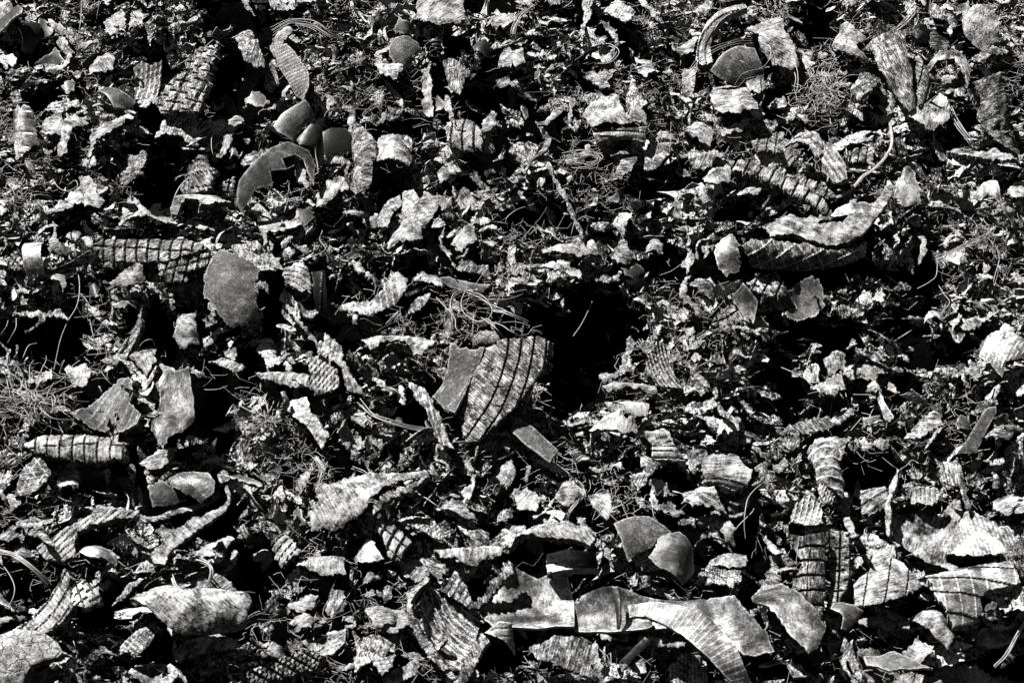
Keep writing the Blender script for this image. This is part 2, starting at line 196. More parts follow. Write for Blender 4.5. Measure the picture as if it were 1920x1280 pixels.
rubber_plank|flat straight edged grey plank with clean cut ends beside the pit|A|n:-.1,-.6,.79 r:.6 t:9 z:4|955,1180 980,1102 1080,1178 1212,1294 1166,1368 1042,1280 955,1200
liner_sheet|smooth dark grey oblong sheet lying over shreds above the wire loops|G|n:.1,-.7,.7 r:1.5 z:5|555,290 600,273 750,308 832,332 770,372 690,352 560,312
ribbed_fragment|slanted rib fan rising behind the smooth dark oblong|D|n:T P:g,55,18,6,2.5 g:7 r:2|648,262 682,188 722,198 762,250 822,238 837,312 760,292
rubber_strip|pale ragged twin prongs above the rib fan|P|n:L r:4 b:20,2|540,72 602,48 602,150 642,192 640,252 580,132
rubber_strip|pale creased tongue hooked over at its top|P|n:L b:40,3|648,152 660,110 740,38 792,60 782,112 702,202
sidewall_fragment|two tone barrel chip with pale face and grey top|P|n:T b:30,4 z:4|263,152 350,78 452,78 462,120 402,162 280,192
rubber_chip|dark grey round flake with fine cracks over a loop of wire|G|n:F P:g,60,40,4,1.5|25,160 70,118 122,150 62,202 28,202
rubber_strip|tall narrow shaft ending in a flared foot|D|n:L|935,112 972,118 982,220 1052,282 940,284
*folded_plate|folded shiny plate with bright upper face and grey lower face|M||
+upper_face||P|n:-.4,-.6,.7 b:20,2 z:5|1508,192 1590,108 1642,200 1600,240 1560,242
+lower_face||G|n:.1,-.8,.6 z:5|1560,242 1602,240 1642,202 1692,272 1640,312 1585,285
tread_fragment|dark flat tread scrap lying beside the folded shiny plate|D|n:U P:g,10,26,6,3 g:8|1328,252 1440,238 1502,290 1562,312 1400,292
rubber_chip|small shiny cup with dark underside|M|n:T b:90,3|1200,200 1292,188 1282,252 1210,257
rubber_strip|pale rounded bar lying behind a small shiny cup|P|n:T b:70,2|1110,180 1200,160 1300,168 1412,138 1432,180 1330,212 1200,200
rubber_chip|isolated bright cone chip near the edge of shade|P|n:T d:2|1703,155 1745,73 1792,110 1792,152 1740,157
ribbed_fragment|pale S shaped ribbed band sweeping up to a peak|P|n:-.2,-.6,.77 b:45,3 P:r,-10,36,5,1.5 r:3 g:8 z:5|8,492 200,478 250,428 310,350 340,328 392,360 382,432 322,512 180,562 100,532 30,522
rubber_chip|feathered grey leaf shred behind the S shaped band|D|n:T P:g,40,14,4,1.5 r:4 g:8|358,522 410,438 502,393 482,452 420,502
sidewall_fragment|pale wavy lip torn open in the middle, with a dark slit|P|n:T b:90,3 r:3 P:r,10,50,5,1 z:5|110,672 260,648 400,648 535,688 450,742 410,742 370,692 250,692 170,722
rubber_strip|pale long wedge pointing at the smooth dark oblong|P|n:T|438,272 560,318 562,347 480,330 390,345 400,320
rubber_strip|light round stick lying flat at the far side of the pit|P|n:T b:90,1.5 t:14 z:4|1453,922 1500,903 1742,913 1762,945 1620,942 1480,952
sidewall_fragment|pale sidewall flake with faint moulded marks under a round stick|P|n:T b:90,1.5 z:4 P:l,5,24,6,1 g:8|1478,1002 1600,988 1722,1020 1702,1062 1562,1062 1500,1042
ribbed_fragment|curved comb of dark concentric ribs beside the pit|D|n:.1,-.75,.65 P:r,0,19,6,2.5,2300,560 r:2 g:6 z:5|1708,742 1760,658 1822,668 1832,760 1882,852 1902,912 1832,902 1730,882 1698,812
*bead_fragment|small tyre bead piece with numerals moulded on its pale face|P||
+numbered_face|pale face with moulded numerals|P|n:0,-.6,.8 r:1 z:5 t:14 g:9|1688,1160 1810,1130 1852,1200 1850,1212 1735,1222
+bead|banded lower bead|M|n:-.1,-.62,.78 b:90,1 P:g,90,28,7,4,1790,2200 r:1 g:6 t:18 z:6 s:1|1735,1222 1850,1213 1872,1270 1925,1318 1870,1318 1732,1310
rubber_strip|row of pale curled ribbons below the pit|P|n:T r:4 b:60,2 z:4|1268,1172 1340,1118 1382,1110 1402,1150 1332,1182 1400,1160 1450,1130
sidewall_fragment|pale wavy slab with a grey thumbprint under curled ribbons|P|n:T b:40,3 r:3 z:4|1400,1202 1440,1160 1560,1100 1592,1110 1602,1160 1640,1118 1662,1192 1582,1232 1500,1232
rubber_chip|spiked bright splinter cluster on the far bank of the pit|D|n:L r:6|1430,862 1562,790 1610,640 1622,722 1632,832 1562,832 1460,882
rubber_strip|torn pale strap climbing the foot of the tread wedge|D|n:L r:4 z:4|370,882 500,958 562,1080 642,1272 570,1232 500,1082 430,982
rubber_chip|bright oblong chip on the brink by a long wire|P|n:T|50,1062 150,1058 182,1100 162,1122 60,1112
rubber_strip|pale angular knee shaped piece near the ribbed slab|P|n:L b:20,2|-5,750 60,798 132,950 80,962 40,882
rubber_chip|white flake floating in the black pit, pointed at both ends|P|n:L|1222,442 1240,408 1252,450 1236,482
rubber_strip|bright ragged ledge hanging over the rim of the pit|P|n:T r:5|940,325 1120,312 1128,330 1060,355 960,360
rubber_strip|pale rod lying under the shiny cup along the pit rim|P|n:T b:80,1 z:4|1060,272 1200,258 1330,290 1345,318 1200,300 1090,290
rubber_chip|bright three pointed chip at the top above pit rim|P|n:T|330,-10 420,-20 492,5 470,62 400,62 345,30
rubber_strip|frayed upright cord bundle standing at the pit rim|D|n:L r:4|585,470 610,440 620,520 605,640 590,660 580,560
R6
rubber_chip|upright pale leaf shaped chip with stepped jagged side|M|n:-.3,-.7,.65 d:2 r:4 z:4|173,162 210,88 280,58 327,120 300,140 322,165 300,200 318,215 290,272 240,302 200,262
*tread_fragment|tyre shoulder block with smooth pale cheek and grooved top|P||
+cheek|smooth pale cheek|M|n:-.5,-.7,.5 b:20,2 r:.8 z:6|283,412 352,338 402,400 432,440 402,562 370,557 320,472
+tread||D|n:-.1,-.6,.8 P:g,25,66,10,8 P:l,110,70,8,6 g:7 r:2 t:18 z:6|352,336 430,318 520,288 592,390 562,422 450,432 402,400
liner_sheet|grey crumpled cup open toward the shade next to a tyre shoulder block|A|n:.05,-.75,.65 d:-3 r:4 z:5|580,372 640,318 712,293 762,330 792,452 742,502 640,542 548,502 640,442
tread_fragment|dark herringbone tread panel under the tyre shoulder block|D|n:-.1,-.7,.7 P:g,60,70,8,6 P:l,-15,60,8,6 g:7 z:4|163,562 200,468 260,418 322,480 332,522 220,572
ribbed_fragment|dark streaked flap with a pale fold along its side|D|n:U b:20,2 P:g,70,20,5,2 g:8|20,332 100,328 172,360 182,432 110,432
sidewall_fragment|upright pale triangle with ridged edge on a dark post|D|n:L P:g,5,30,6,3 g:8|1188,172 1282,118 1287,282 1240,232
rubber_strip|thin light lath crossing black shade|D|n:T|788,382 912,368 922,397 800,392
*rubber_shell|pale domed disc with radial creases at the picture edge|M||
+dome||M|n:-.2,-.65,.73 d:4 r:2 P:r,25,24,5,1 g:8 z:6|1653,672 1722,618 1782,608 1852,620 1930,660 1930,762 1802,792 1782,862 1722,802 1658,742
+peak|bright pointed peak|P|n:L z:7|1778,602 1800,538 1855,602 1830,618
rubber_strip|straight notched batten slanting down in open shade|D|n:-.1,-.5,.85 t:12 r:3 z:5|968,690 1062,728 1152,788 1232,835 1152,812 1000,722
rubber_chip|bright jagged chip with toothed edges alone in shade|P|n:T r:4|788,782 862,723 912,760 892,827 820,842
rubber_chip|pale fan shaped chip with a wire hooked over it|M|n:L|668,832 710,768 767,800 742,872 690,882
rubber_chip|smooth pale spoon shaped chip with dark pleats|M|n:T b:60,3 P:g,70,20,5,2 g:9 z:5|708,942 790,918 842,878 892,890 907,940 842,987 760,982
rubber_chip|upright warm brownish square flake near the notched batten|B|n:L|983,832 1010,778 1082,808 1082,902 1030,852
rubber_chip|crumbly warm brown flake below the upright square flake|B|n:L r:5|1128,922 1150,878 1212,930 1142,962
rubber_strip|tall pale dagger shaped flake with stained middle|M|n:-.4,-.7,.6|1078,922 1110,938 1162,1050 1192,1090 1142,1132 1100,1032
sidewall_fragment|pale lozenge shaped slab tilted on crumbs|P|n:T b:30,1.5 z:5|1228,1232 1300,1150 1422,1078 1447,1140 1352,1202 1260,1242
rubber_strip|long dark square sectioned bar rising from the clutter|A|n:-.4,-.75,.5 r:1.5 t:18 z:5|1538,1290 1600,1198 1700,1040 1752,1028 1754,1062 1642,1290
tread_fragment|small ridged bar with pale saw edge above the square bar|D|n:T P:l,-30,24,6,4 r:3 g:7|1603,1042 1650,988 1732,938 1722,990 1632,1047
rubber_strip|grey curl folded into a hook beside a ribbed leaf|D|n:T b:60,3|1688,1222 1720,1178 1802,1168 1842,1200 1780,1240 1770,1280 1740,1290 1750,1220
ribbed_fragment|dark leaf with curved veins cut by the picture edge|D|n:U P:r,60,30,5,1.5 g:8 z:4|1798,1290 1850,1190 1935,1140 1935,1420 1900,1420 1855,1400
rubber_chip|oval frayed dark cushion of fibres|D|n:U d:3 r:5|158,762 240,688 320,698 342,760 300,790 230,792
rubber_strip|shallow pale gutter shaped shred with dark inside|P|n:T b:80,-1.5|78,822 110,788 250,848 242,872 130,852
rubber_chip|bright white knob by the oval fibre cushion|P|n:T d:2|-5,642 60,623 112,650 62,702 -5,702
rubber_chip|bright hanging white flake beneath the white knob|P|n:L|28,782 60,708 102,730 62,832
rubber_strip|long ragged hairy mass lying across lower shade|D|n:T r:7|528,1152 680,1098 852,1058 982,1048 900,1112 720,1162 560,1172
carcass_fragment|pale lumpy block with fibrous top under the ragged hairy mass|P|n:T d:3 r:5 P:g,50,50,8,3 g:9|700,1290 712,1240 752,1188 852,1178 902,1200 925,1290 860,1310 760,1310
rubber_strip|white tuft with a thin rod across it|P|n:T r:5|1538,592 1640,518 1702,508 1752,540 1652,572 1562,602
rubber_chip|small grey arrowhead chip by hanging threads|D|n:L|1733,232 1810,225 1815,245 1775,268
rubber_chip|pale bundle of curls at the picture edge|P|n:T r:4|1800,282 1850,262 1920,300 1920,320 1860,312
rubber_strip|hairy dark bough of fibres in the deep shade|D|n:U r:7|925,500 960,450 1080,440 1220,430 1180,460 1060,475 980,530
rubber_strip|curved pale rib lying above the gutter shaped shred|D|n:T|90,660 130,605 210,580 330,570 420,610 330,590 220,600 150,625
rubber_strip|slender white blade among spiky shreds|P|n:T|985,610 1040,640 1095,685 1060,680 1000,640
R7
rubber_leaf|dark diamond shaped leaf of rubber with branching raised veins|D|n:-.1,-.6,.8 P:r,-40,60,6,2 P:r,30,70,5,1.5 r:1.5 g:7 z:5|78,247 130,130 230,10 292,130 272,182 170,242
tread_fragment|pale crumbling tread lump beside the dark diamond leaf|P|n:T P:l,80,34,8,5 r:4 g:7|313,192 340,108 420,48 452,140 432,182 330,202
*liner_disc|pair of overlapping rounded flaps, one pale veined and one black|M||
+pale_flap|pale flap crossed by a thin line|M|n:-.1,-.65,.75 d:2 r:2 P:r,-50,170,5,1.2 g:9 z:7|938,142 1010,98 1162,98 1202,160 1192,212 1120,267 1030,222 960,182
+black_flap|black rounded flap|G|n:.2,-.7,.68 d:3 r:3 z:4|828,182 900,143 970,190 1042,252 920,292 850,292
rubber_strip|thin dark band looped like a handle around the overlapping flaps|D|n:U r:3 t:10 z:5|700,70 740,55 750,90 735,200 745,280 800,320 900,302 1100,262 1205,190 1225,200 1120,285 905,332 795,345 722,305 698,210 715,110
rubber_strip|long bright band narrowing into a loop at its upper end|P|n:-.2,-.55,.8 t:10 r:2 z:6|1290,220 1310,300 1262,382 1122,482 1002,562 942,662 880,642 868,592 980,502 1100,418 1250,342 1292,300 1282,235
rubber_strip|dark frayed strap crossing below the bright looped band|D|n:L r:3|685,450 705,440 730,540 800,610 870,680 850,685 780,640 715,555
*carcass_fragment|arched ridged hump of pale rubber with a finger like lower fin|P||
+hump||P|n:-.15,-.5,.85 b:60,4 P:g,50,30,7,3 r:3 g:7 t:14 z:6|218,552 330,478 480,388 640,348 792,350 782,382 680,402 560,432 450,472 430,542 442,602 350,632 260,612 230,582
+fin|smooth pale fin|M|n:T b:80,2 r:1.5 z:5|438,535 500,548 622,572 682,602 640,617 500,610 450,590
rubber_chip|dark topped block with clean slanted face near the picture edge|D|n:T b:45,2|-10,482 80,418 202,428 140,502 30,502
rubber_chip|pale squared chunk stacked on the dark topped block|P|n:T P:g,85,40,8,4 g:8|80,342 232,328 242,402 150,412 90,382
rubber_chip|pale chip lying below stacked blocks|P|n:T|58,512 140,498 202,582 80,572
*tread_fragment|thick tyre corner with pale split shoulder and grooved tread face|P||
+shoulder|pale split shoulder|P|n:-.4,-.6,.7 P:g,40,60,9,5 P:r,-45,24,5,1 r:3 g:7 t:18 z:6|48,1000 200,808 350,638 372,680 362,782 382,832 302,902 210,992 130,962
+tread|grooved tread face|M|n:-.1,-.65,.75 b:20,4 P:g,-20,70,9,7 P:l,50,44,7,5 g:6 t:18 z:6|362,772 480,738 582,770 572,832 522,892 420,892 382,840
+ridge||P|n:T r:4 z:5|372,742 480,688 622,638 500,722 400,750
*sidewall_crescent|big pale mottled horseshoe of sidewall with a flat grey band|P||
+horseshoe||P|n:-.1,-.6,.79 b:90,5 r:1.5 g:9 t:16 z:8|748,852 800,818 862,788 920,752 960,745 985,790 1012,807 1112,827 1252,815 1360,815 1412,840 1429,880 1402,960 1362,1000 1302,1022 1182,1042 1042,1047 960,1012 900,962 850,912 800,882
+grey_band|flat grey band|A|n:-.05,-.7,.7 b:90,2 r:1 z:8.2 t:3|1048,945 1160,928 1290,935 1398,928 1372,985 1290,1005 1160,1012 1055,990
rubber_chip|grey rounded fragment behind the horseshoe with cords over it|D|n:-.1,-.7,.7 d:2|1038,662 1190,648 1292,720 1332,802 1190,817 1100,802
rubber_strip|thin bright edge bounding a triangular black hole|P|n:L t:8 r:3|645,860 750,728 842,698 765,762 700,832
rock|rounded boulder with a net of cracks in the bottom corner|S|n:-.15,-.7,.7 d:9 r:1 t:60 z:8 g:8|-40,1010 100,978 240,998 332,1068 364,1120 332,1152 200,1212 110,1320 -40,1320
ribbed_fragment|narrow ribbed strip with fine cross bars below the horseshoe|M|n:-.2,-.7,.7 P:r,130,26,6,1.5 P:r,40,60,6,1 g:7 r:1 z:5|678,1092 780,1000 862,948 872,1002 842,1082 782,1142 720,1112
sidewall_fragment|long rough pale slab under the horseshoe|P|n:T r:3 z:4|958,1112 1050,1058 1200,1028 1332,1040 1342,1080 1222,1112 1080,1142 978,1152
tread_fragment|dark coarse tread with rope like saw ridges at the bottom edge|D|n:U P:g,-60,60,14,9 P:l,30,28,8,6 g:6 r:4 t:18 z:5|1378,1222 1560,1148 1742,1078 1792,1130 1762,1202 1602,1242 1400,1290
tread_fragment|broken dark tread strip parallel to the rope ridged one|D|n:U P:g,-60,50,12,8 P:l,30,26,7,5 g:7 r:5|1100,1210 1250,1120 1400,1060 1440,1080 1380,1150 1250,1200 1130,1260
liner_sheet|mottled grey woven patch with bright blotches at the bottom|M|n:T r:4 P:r,30,10,4,.6|690,1280 690,1250 752,1168 852,1148 962,1180 992,1232 920,1300 760,1300
rubber_chip|pale angular cube chip with notched side|P|n:T t:14|1618,852 1700,778 1782,790 1742,852 1660,872
rubber_chip|pale split slab behind the maple shaped sheet|P|n:L P:g,30,40,6,3 g:8|1808,872 1862,768 1930,755 1935,880 1860,920
carcass_fragment|pale flattened chip lying over coarse tread|P|n:T r:3|1608,952 1700,908 1782,930 1742,982 1682,992
carcass_fragment|pale broken slab stack at the bottom near coarse tread|P|n:T r:3 P:g,70,50,7,3 g:9|1678,1042 1800,988 1930,960 1930,1040 1850,1102 1762,1102
ribbed_fragment|small pale tread wedge with inked looking cross grooves|P|n:-.2,-.6,.77 P:g,40,38,7,4 g:7 r:4 t:14|1528,522 1600,468 1712,580 1662,592 1580,652 1548,602
ribbed_fragment|low pale ridged mound beside the small tread wedge|P|n:T b:90,2 P:g,10,32,6,2 r:3 g:8|1658,642 1720,588 1830,568 1930,598 1930,672 1802,682
rubber_chip|pale kite shaped flake by the bright looped band|P|n:T P:r,30,20,4,.8|1078,572 1150,508 1290,463 1312,480 1232,572 1130,582
rubber_chip|small square lattice chip in dark shade|D|n:L P:g,0,30,6,3 P:l,90,30,6,3 g:7|1398,402 1480,343 1492,442 1420,442
rubber_chip|grey flat chip in the hollow of the bright looped band|D|n:U|858,432 900,398 1042,432 962,467 870,467
rubber_chip|pale creased lump behind the overlapping flaps|P|n:T r:3 b:40,2|790,80 830,50 900,-5 990,-5 985,40 910,100 840,112
rubber_chip|pale bent plate near the rim of a dark pocket|P|n:T|1208,112 1330,58 1337,100 1222,147
rubber_strip|upright pale flat tine beside hanging threads|P|n:L|1655,215 1700,128 1750,58 1765,90 1722,202 1680,220
rubber_strip|rough ridge line of tread lying in the dark hollow|D|n:T r:4 P:g,80,18,5,2|368,302 530,278 692,300 602,332 400,332
rubber_strip|forked pale twig of rubber hanging in a dark hollow|P|n:L r:2 t:7|555,100 590,80 605,85 602,160 612,225 595,215 588,150 582,105
rubber_chip|dark grey torn scrap standing in the dark pocket|D|n:F r:4|1460,130 1530,90 1570,60 1560,150 1490,190
rubber_chip|dull square nub in dark shade by the lattice chip|G|n:L|1640,320 1680,308 1695,385 1660,395
rubber_chip|dark frayed scrap with a pale fringe near the lattice chip|D|n:F r:5|1510,420 1590,380 1620,430 1600,460 1520,465
R8
rubber_leaf|big pale maple shaped sheet with spiky edge and fine veins|P|n:-.1,-.6,.79 d:2 r:4 P:r,50,110,5,1.2 g:9 z:6|-165,432 -180,352 -120,302 -135,202 -5,198 150,122 300,132 470,95 480,125 330,182 250,222 170,302 120,382 60,402 -60,452 -110,420
carcass_fragment|pale open cup with a long curved rim like a ladle|P|n:T b:0,-4 r:3 z:5|488,150 540,190 600,150 650,108 702,140 740,78 745,150 692,235 622,245 540,207
rubber_strip|thick frayed cord of rubber draped past the maple shaped sheet|D|n:L r:5 t:14 z:6|120,470 160,360 250,260 380,190 480,110 490,130 420,210 300,280 200,360 150,460
rubber_chip|bright broken block in front of fibrous clutter|P|n:L r:3|848,72 950,28 972,112 922,202 880,152
tread_fragment|pale tread cut by black lozenge slots|P|n:-.2,-.6,.77 P:l,30,60,14,8 P:g,-50,70,10,6 g:7 r:3 t:16 z:5|198,412 240,368 302,410 402,520 382,542 330,602 270,592 250,502
rubber_strip|long fibrous tongue with fanned grain beside the slotted tread|D|n:T b:60,3 P:r,60,14,4,1.2 r:3 g:8 z:4|288,382 400,388 520,418 612,512 520,502 380,452
ribbed_fragment|grey striped feather with diagonal ribs on a pale sheet|D|n:-.2,-.6,.77 P:g,70,18,6,2.5 g:7 z:5|518,392 580,343 622,420 642,502 562,482
sidewall_fragment|pale smooth sheet behind the striped feather|P|n:T b:40,2 z:3|528,322 620,288 762,370 702,382 560,342
rubber_chip|dark grey leathery chip among pale splinters|D|n:U P:g,20,30,5,2|688,432 760,418 832,460 812,532 730,532
ribbed_fragment|pale cross grained feather shaped splinter|P|n:T P:r,60,16,5,1.2 r:4 g:8|848,452 920,368 1017,400 1002,452 910,502 870,482
*bead_fragment|heavy bead block with pale ledge above a polished curved groove|M||
+ledge|pale ledge|P|n:T b:0,3 r:2 z:8 t:16|930,540 1000,488 1130,458 1400,438 1417,500 1392,542 1150,532 1100,522 1080,500 980,510 950,545
+bead|polished curved groove|M|n:-.1,-.62,.78 b:90,-3 P:g,90,70,14,5,1300,1700 r:.8 g:7 t:24 z:9|1143,552 1250,535 1420,542 1432,622 1320,622 1240,632 1150,662 1138,602
*liner_sheet|broad glossy sheet of inner liner lying shaded under the heavy bead block|M||
+sheet||M|n:-.05,-.55,.83 b:90,-4 r:1 g:14 z:6|745,850 900,700 950,640 1100,690 1252,645 1282,720 1302,790 1300,962 1200,962 1100,1002 950,952 860,952 828,902
+torn_edge|ragged edge of the sheet|D|n:L r:6 t:12 z:6|735,830 800,740 880,640 930,600 950,640 900,700 830,770 760,850
*liner_sheet|long glossy grey liner sheet creased across, split by a dark slot|M||
+dark_half|dark grey half of the sheet|M|n:-.05,-.6,.8 b:90,-2 r:1 g:14 z:6|1300,822 1340,778 1440,748 1540,738 1700,778 1830,800 1820,900 1700,992 1500,992 1300,962
+bright_half|bright wavy half of the sheet|M|n:-.1,-.55,.83 b:60,2.5 r:1.5 g:13 z:5 s:1|1700,782 1905,818 2060,820 2195,810 2255,880 2365,980 2415,1080 2305,1117 2245,1112 2155,1052 1905,960 1750,990
rubber_strip|narrow dark wedge stuck upright in the slot of the liner sheet|K|n:L r:1.5 t:8 z:9|1505,735 1535,735 1552,850 1550,965 1532,972 1522,850
*sidewall_arc|big pale curved arc of ribbed sidewall sweeping to the bottom edge|P||
+arc||M|n:-.15,-.6,.79 b:45,3 P:r,0,1,1,0 Q:1560,1500,16 r:1 g:4.5 t:14 z:12|1602,852 1757,848 1905,888 2008,918 2105,1008 2206,1110 2295,1300 2195,1310 2036,1168 1905,1058 1786,982 1700,935 1612,930
*rubber_shell|deep bowl of sidewall with thick torn rim and ribbed inside|D||
+bowl||D|n:-.05,-.6,.8 d:-6 P:r,60,34,5,1.4,900,700 r:1.5 g:7 t:10 z:5|440,872 480,738 560,788 722,862 770,888 772,962 732,1082 692,1202 620,1205 540,1102 470,992
+rim|thick torn rim|D|n:-.4,-.6,.7 r:4 t:16 z:6|405,812 490,700 505,712 462,800 442,872 475,995 545,1105 622,1205 650,1240 600,1245 500,1132 438,1002
ribbed_fragment|bright slanted plate with comb ribs leaning into the deep bowl|D|n:-.3,-.5,.8 P:g,30,34,8,4 g:7 r:2 z:9|520,742 590,690 622,640 680,720 732,832 702,842 602,782
rubber_chip|dark square tab standing behind the slanted comb plate|D|n:U z:8|458,582 510,538 600,640 540,690 480,630
rubber_strip|pale ribbed roll lying behind the deep bowl|P|n:T b:90,3 r:3 P:r,0,40,6,1 g:9 z:5|520,562 700,548 922,558 902,602 742,632 640,612 560,612
*rubber_shell|small dark bucket shaped scrap with ribbed side|D||
+bucket||M|n:.1,-.75,.65 b:10,4 P:g,85,44,6,2 g:7 r:1 z:6|800,1000 872,948 942,958 972,1122 902,1062 832,1022
+rim|pale twisted rim|D|n:L r:3 t:12 z:6|640,1290 700,1188 790,1005 822,1045 782,1172 700,1280
liner_sheet|wide dusty flat plate with speckled surface at the bottom edge|D|n:-.05,-.6,.8 r:2 z:5 g:10|1048,1102 1200,1058 1362,1058 1412,1102 1400,1200 1462,1300 1250,1235 1100,1172
rubber_strip|folded upright edge strip beside the dusty flat plate|P|n:L b:10,2 z:7|1388,1082 1440,1048 1462,1182 1485,1300 1460,1300 1415,1180
ribbed_fragment|broad pale cone with fine grain at the bottom|D|n:-.2,-.6,.77 b:10,3 P:r,20,14,4,1.2 g:8 r:3|80,1182 130,1048 230,1038 292,1080 242,1172 150,1212 90,1242
carcass_fragment|pale chunky slab lying next to the broad grained cone|P|n:T r:3|218,1252 310,1178 432,1148 422,1212 260,1290
carcass_fragment|pale sheet sliced by the bottom edge under the flat plate|P|n:T r:3|960,1290 1100,1228 1252,1238 1270,1300 1000,1310
rubber_chip|pale lump with dark undercut beside hanging shreds|P|n:T d:2 r:3|208,972 270,878 402,918 392,952 310,1012 240,1002
liner_disc|dark grey mottled dome beside the heavy bead block|A|n:0,-.7,.7 d:5 r:1.5 g:11 z:6|1518,392 1600,353 1712,348 1792,400 1842,440 1762,482 1732,532 1602,592 1568,522
plastic_shell|black torn flap sloping off the dark mottled dome|G|n:.3,-.7,.6 b:20,4 r:3.5 z:5|1698,602 1760,478 1850,470 1930,560 1950,680 1880,760 1840,720 1752,672
rubber_chip|white blotchy rectangular chip above the dark mottled dome|P|n:T r:2|1368,202 1490,188 1512,302 1480,352 1400,292
sidewall_fragment|pale creased patch behind the dark square tab|P|n:T|328,622 480,608 502,682 420,742 338,682
rubber_chip|pale twisted splinter near the slotted tread|M|n:L b:10,2|70,592 130,558 182,498 242,590 202,622 100,622
sidewall_fragment|white shelf of broken rubber under the liner sheet|P|n:T b:80,2 z:4|1438,1002 1622,995 1602,1042 1460,1052
rubber_strip|bright rim strip running along the underside of the ribbed arc|P|n:T b:80,1 z:4|1660,1022 1780,1035 1925,1062 1925,1090 1700,1082
carcass_fragment|pale wedge near the black pole at the bottom|P|n:T r:3|1548,1182 1682,1148 1702,1222 1580,1262
rubber_strip|short black pole leaning across the bottom clutter|K|n:L r:1 t:12 z:7|1555,1168 1700,1028 1724,1045 1592,1172
rubber_shell|dark hooded scrap with pale rim at the bottom edge|D|n:.05,-.8,.6 b:0,4 P:r,0,20,4,1 g:8|1818,1300 1822,1192 1910,1138 2010,1150 2060,1300
rubber_chip|pale speckled scrap beside the ladle shaped cup|P|n:T r:5|960,210 1040,180 1130,250 1080,300 980,290
rubber_chip|bright curled chip in the spiky clutter|P|n:T b:30,2 r:3|1190,280 1230,200 1290,190 1340,260 1260,330
rubber_chip|upright ribbed pale chip leaning on dark gap|D|n:L P:r,20,16,5,1.2 g:8|1590,150 1620,60 1690,70 1700,150 1650,200
rubber_strip|pale crescent strip at the edge of a dark pocket|P|n:L b:20,2|1740,200 1760,260 1800,310 1920,345 1880,360 1780,340 1745,290
rubber_chip|dark split wedge of tread by the pale crescent strip|D|n:T P:g,50,18,5,2 g:8|1630,250 1680,240 1720,330 1660,310
carcass_fragment|pale bulging fragment beside a dark hooked shred|P|n:T r:4 d:2|130,870 210,860 330,920 300,970 200,980
rubber_chip|bright pleated scrap by the curved ladle rim|P|n:L P:g,20,18,5,2 g:8|655,50 700,35 735,85 690,110
rubber_strip|hanging dark hair of threads over the slanted plate|D|n:L r:5 t:6|720,690 760,600 850,500 900,480 830,560 770,640 740,700
R9
*bead_fragment|large bright bead piece with dotted face and double lower groove|P||
+face|dotted pale face|P|n:-.1,-.6,.79 r:1.5 g:9 t:14 z:6 P:l,8,26,7,1|83,-10 300,-20 390,70 362,182 260,160 130,125 110,60
+bead|double grooved lip|M|n:-.1,-.62,.78 b:90,1 P:g,90,26,8,5,0,1500 r:1 g:6 t:20 z:7 s:1|130,127 260,162 360,184 280,214 200,190 125,175
rubber_strip|grey tapering tongue hanging beside the large bright bead piece|D|n:-.3,-.7,.65 b:10,2|393,82 480,58 472,150 542,282 520,285 480,232
sidewall_fragment|pale cleft flake lying flat above a stack of thin plies|P|n:T b:70,2 P:r,60,30,4,1 z:4|-5,332 10,238 100,223 180,248 242,332 90,332
rubber_strip|stack of thin plies lying in shade under the cleft flake|D|n:T r:4 P:g,85,14,4,2 g:7|-20,365 190,338 350,318 342,342 150,372 -20,388
ribbed_fragment|upright pale barrel of sidewall with wide soft rings|P|n:-.3,-.65,.7 b:0,4 P:r,85,55,14,2.5 g:8 r:3 z:6|713,-5 872,-5 902,182 892,252 760,192 738,112
ribbed_fragment|white fan of ribs opening below a dark ribbed cone|P|n:-.1,-.55,.83 P:r,15,30,8,2.5 g:7 r:2 z:6|598,362 612,290 690,238 772,260 782,382 702,402
ribbed_fragment|dark ribbed cone wedged over the white fan of ribs|D|n:.05,-.8,.6 b:0,2 P:r,20,16,5,1.6 g:7 z:6|748,152 812,143 872,250 822,302 760,292
*tread_fragment|tall stack of tread blocks with squiggly sipes in two columns|D||
+block_column|wide column of sipe cut blocks|D|n:-.3,-.7,.64 b:0,2 P:g,86,82,12,10 P:g,4,150,6,4 r:2 g:6 t:18 z:6|648,562 660,478 800,458 805,700 795,870 790,945 742,942 640,872 608,722 690,652
+rib_column|narrow column of tread ribs|D|s:1 P:g,2,62,9,8 P:l,86,120,8,7 g:6 r:3 t:16 z:5|808,402 932,428 935,652 862,862 800,870 808,700
rubber_chip|pale angled chunk beside the tall tread blocks|P|n:T P:r,40,14,4,1 g:9|938,422 1050,418 1202,520 1162,582 1080,562 1000,522
*folded_plate|white creased plate folded along two dark lines|P||
+plate||P|n:-.05,-.5,.86 b:10,2 P:g,10,110,8,5 r:1.5 g:8 z:7|998,562 1152,588 1242,638 1342,740 1212,822 1072,862 948,872 960,722 1052,652
rubber_tube|short corrugated roll inside the bright saddle shaped shell|M|n:L b:0,3 P:g,0,24,8,3 g:7 z:6|1268,202 1420,198 1432,262 1402,302 1270,292
*tyre_section|rounded section of car tread with curved rows of slits near the edge|D||
+tread|dark tread with diagonal slits|M|n:-.15,-.55,.82 b:80,6 P:g,80,95,9,8,1200,3400 P:r,-12,80,5,1.2 r:1.5 g:6 t:20 z:9|1343,732 1500,678 1682,648 1822,648 1842,720 1872,802 1702,832 1640,872 1662,932 1612,992 1502,1002 1460,932 1400,872 1388,792
sidewall_fragment|pale rounded slab with tiny pits in front of the car tread section|P|n:-.05,-.5,.86 d:2 r:1 z:5|1268,922 1340,888 1420,888 1472,960 1522,1010 1482,1095 1402,1062 1310,972
